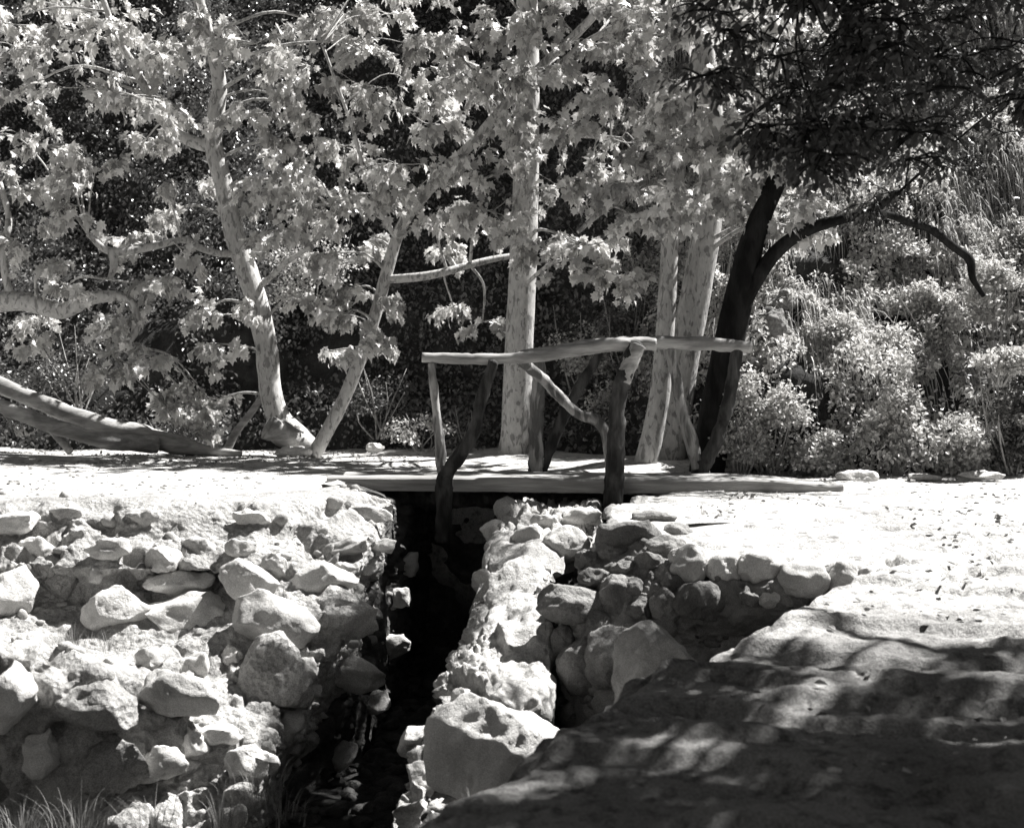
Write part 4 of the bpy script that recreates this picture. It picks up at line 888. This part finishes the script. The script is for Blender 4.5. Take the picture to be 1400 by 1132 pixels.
# rocks on the slope and along the back of the terrace
for i, (x, y, w, h, Yd, lab) in enumerate([
        (1052, 445, 60, 60, 10.9, 'pale jutting rock level with the far end of the handrail'), (1045, 490, 50, 70, 10.9, 'grey rock under the end of the handrail'), (1075, 415, 46, 44, 11.2, 'dark rounded rock beside the forked oak'),
        (1130, 545, 50, 66, 10.7, 'pale upright rock low on the right slope'), (1155, 575, 40, 40, 10.6, 'small pale rock below the upright slope rock'), (1070, 510, 48, 44, 10.9, 'rough rock among the slope shrubs'),
        (1110, 430, 50, 60, 11.4, 'pale rock face high on the right slope'), (1290, 340, 60, 70, 11.9, 'pale rock showing behind the crooked bare limb'), (1190, 345, 40, 40, 12.0, 'small bright rock under the horizontal oak limb')]):
    boulder(x, y, w * .9, h * .9, Yd, lab, 600 + i, 'cliff', 14, sub=5, thick=1.0, rough=.12, name='rock', group='rocks on the right slope')
for i, (x, y, w, h, Yd, lab) in enumerate([
        (775, 644, 80, 24, 11.0, 'broad flat stone behind the deck left of the brace'), (812, 648, 50, 24, 10.6, 'rounded stone behind the deck touching the brace'), (1172, 652, 56, 18, 9.7, 'low rounded stone behind the right end of the deck'), (1262, 652, 50, 12, 9.6, 'flat low stone at the back of the right terrace'),
        (1340, 650, 60, 12, 9.5, 'low stone near the right edge of the terrace back'), (512, 612, 22, 14, 13.0, 'small stone at the back of the terrace left of the bridge'), (560, 624, 90, 12, 12.8, 'long flat pale stone behind the near forked post'), (640, 630, 60, 16, 12.3, 'white stone at the foot of the thick mottled trunk'), (400, 618, 50, 14, 12.5, 'pale stone under the cut base of the leaning sycamore')]):
    boulder(x, y, w, h, Yd, lab, 640 + i, 'stone', 5, sub=4, thick=.9, name='stone', group='stones along the terrace back')

# grass and weeds
def tuft(c, n, L_, spread, label, seed, mat='dullgrass', group='grass tufts in the hollow', name='grass_tuft', cat='grass', bend=.6):
    r = np.random.default_rng(seed); mb = MB()
    for k in range(n):
        a = r.uniform(0, 2 * math.pi); d = np.array([math.cos(a), math.sin(a), 0]); b0 = c + d * r.uniform(0, spread * .4) ; l = L_ * r.uniform(.45, 1)
        ss = np.linspace(0, 1, 7); out = d[None] * (ss[:, None] ** 1.8 * l * r.uniform(.1, bend)); h = l * (ss - r.uniform(.05, .4) * ss ** 3)
        C = b0 + out + np.stack([0 * h, 0 * h, h], -1); w = .0016 * (1 - ss * .92); sd = np.array([-d[1], d[0], 0])
        V = np.concatenate([C - sd * w[:, None], C + sd * w[:, None]]); i = np.arange(6)
        mb.add(V, np.stack([i, i + 1, i + 8, i + 7], -1), 4)
    return tag(mb.build(name, M[mat], None, False), label, cat, group)
for i, (x, y, n, L_, lab) in enumerate([
        (30, 1135, 60, .22, 'pale grass tuft in the bottom left corner'), (110, 1130, 34, .26, 'thin grass stalks right of the bottom left tuft'), (210, 1120, 26, .2, 'sparse grass below the lowest left boulder'), (300, 1125, 34, .22, 'grass tuft left of the dark pit floor'),
        (350, 1085, 46, .2, 'dark grass tuft below the middle of the boulder wall'), (100, 880, 34, .16, 'dry grass on the left ledge under the shaded rock'), (150, 885, 26, .12, 'short dry grass on the ledge beside the round boulder'), (290, 905, 20, .1, 'small dry tuft on the ledge below the white boulder'), (385, 1110, 30, .18, 'grass tuft at the edge of the dark pit')]):
    c = pick(LW, x, y) if y < 1100 else np.array([*at(x, y, 4.95)[:2], 0]) 
    if y >= 1100: c = at(x, y + 10, 4.92)
    tuft(c, int(n * 2.4), L_ * .85, .4, lab, 900 + i, bend=.9)
c = pick(LW, 385, 822); tuft(c, 40, .13, .08, 'dry weed growing between the white boulders in the wall', 930, bend=.9)
c = pick(LW, 355, 822); tuft(c + np.array([.05, -.1, .0]), 18, .10, .05, 'withered sprig lying over the white boulder', 931, bend=1.2)
c = at(960, 706, 7.2); c[2] = ground_h(np.array([c[0]]), np.array([c[1]]))[0]
tuft(c, 26, .10, .05, 'single tiny weed on the ground before the deck', 940, 'bush', 'weeds', 'weed', 'weed', .8)
c = at(645, 1100, 4.5); tuft(c, 20, .09, .1, 'small dark grass below the large pale boulder', 933)

r = np.random.default_rng(88)
def scatter(n, keep):
    x = np.concatenate([r.uniform(-7, -.9, n), r.uniform(.9, 6, n)]); y = np.concatenate([r.uniform(7.2, 14, n), r.uniform(3, 10.5, n)])
    ok = keep(x, y) & (sdist(x, y, PIT) < -.12); x, y = x[ok], y[ok]; return np.stack([x, y, ground_h(x, y)], -1)
P = scatter(2600, lambda x, y: vnoise(np.stack([x, y, 0 * x], -1) * 1.1, 4) + .6 * sstep(10, 13, y) - .5 * (x < -.9) * (y < 11) > .05); n = len(P)
t = r.normal(0, 1, (n, 3)) * np.array([1, 1, .15]); nn = np.array([0, 0, 1]) + r.normal(0, .35, (n, 3))
tag(leaves_mesh('leaf_litter', 'oval', P + np.array([0, 0, .012]), t, nn, r.uniform(.012, .05, n), M['log'], None, seed=9), 'dry leaves scattered on the pale ground', 'leaf litter', kind='stuff')
mb = MB()
for c in scatter(1100, lambda x, y: vnoise(np.stack([x, y, 0 * x], -1) * .9, 6) > .1):
    sz = r.uniform(.006, .022); v, f = stone_mesh((sz * 1.3, sz, sz * .7), int(r.integers(1e6)), 1, 4, .05); mb.add(v + c, f, 3)
tag(mb.build('gravel', M['stone']), 'loose small pebbles on the pale ground', 'gravel', kind='stuff')

mb = MB()
for k in range(330):  # broken stone on the floor of the channel
    x, y = r.uniform(-1.25, -.2), r.uniform(4.3, 9.3); sz = r.uniform(.02, .075)
    v, f = stone_mesh((sz * 1.3, sz, sz * .8), int(r.integers(1e6)), 2, 9, .08, (.45, .85)); mb.add(v + np.array([x, y, ground_h(np.array([x]), np.array([y]))[0] + sz * .2]), f, 3)
tag(mb.build('channel_rubble', M['shaderock']), 'dark broken stone on the floor of the channel', 'rubble', kind='stuff')
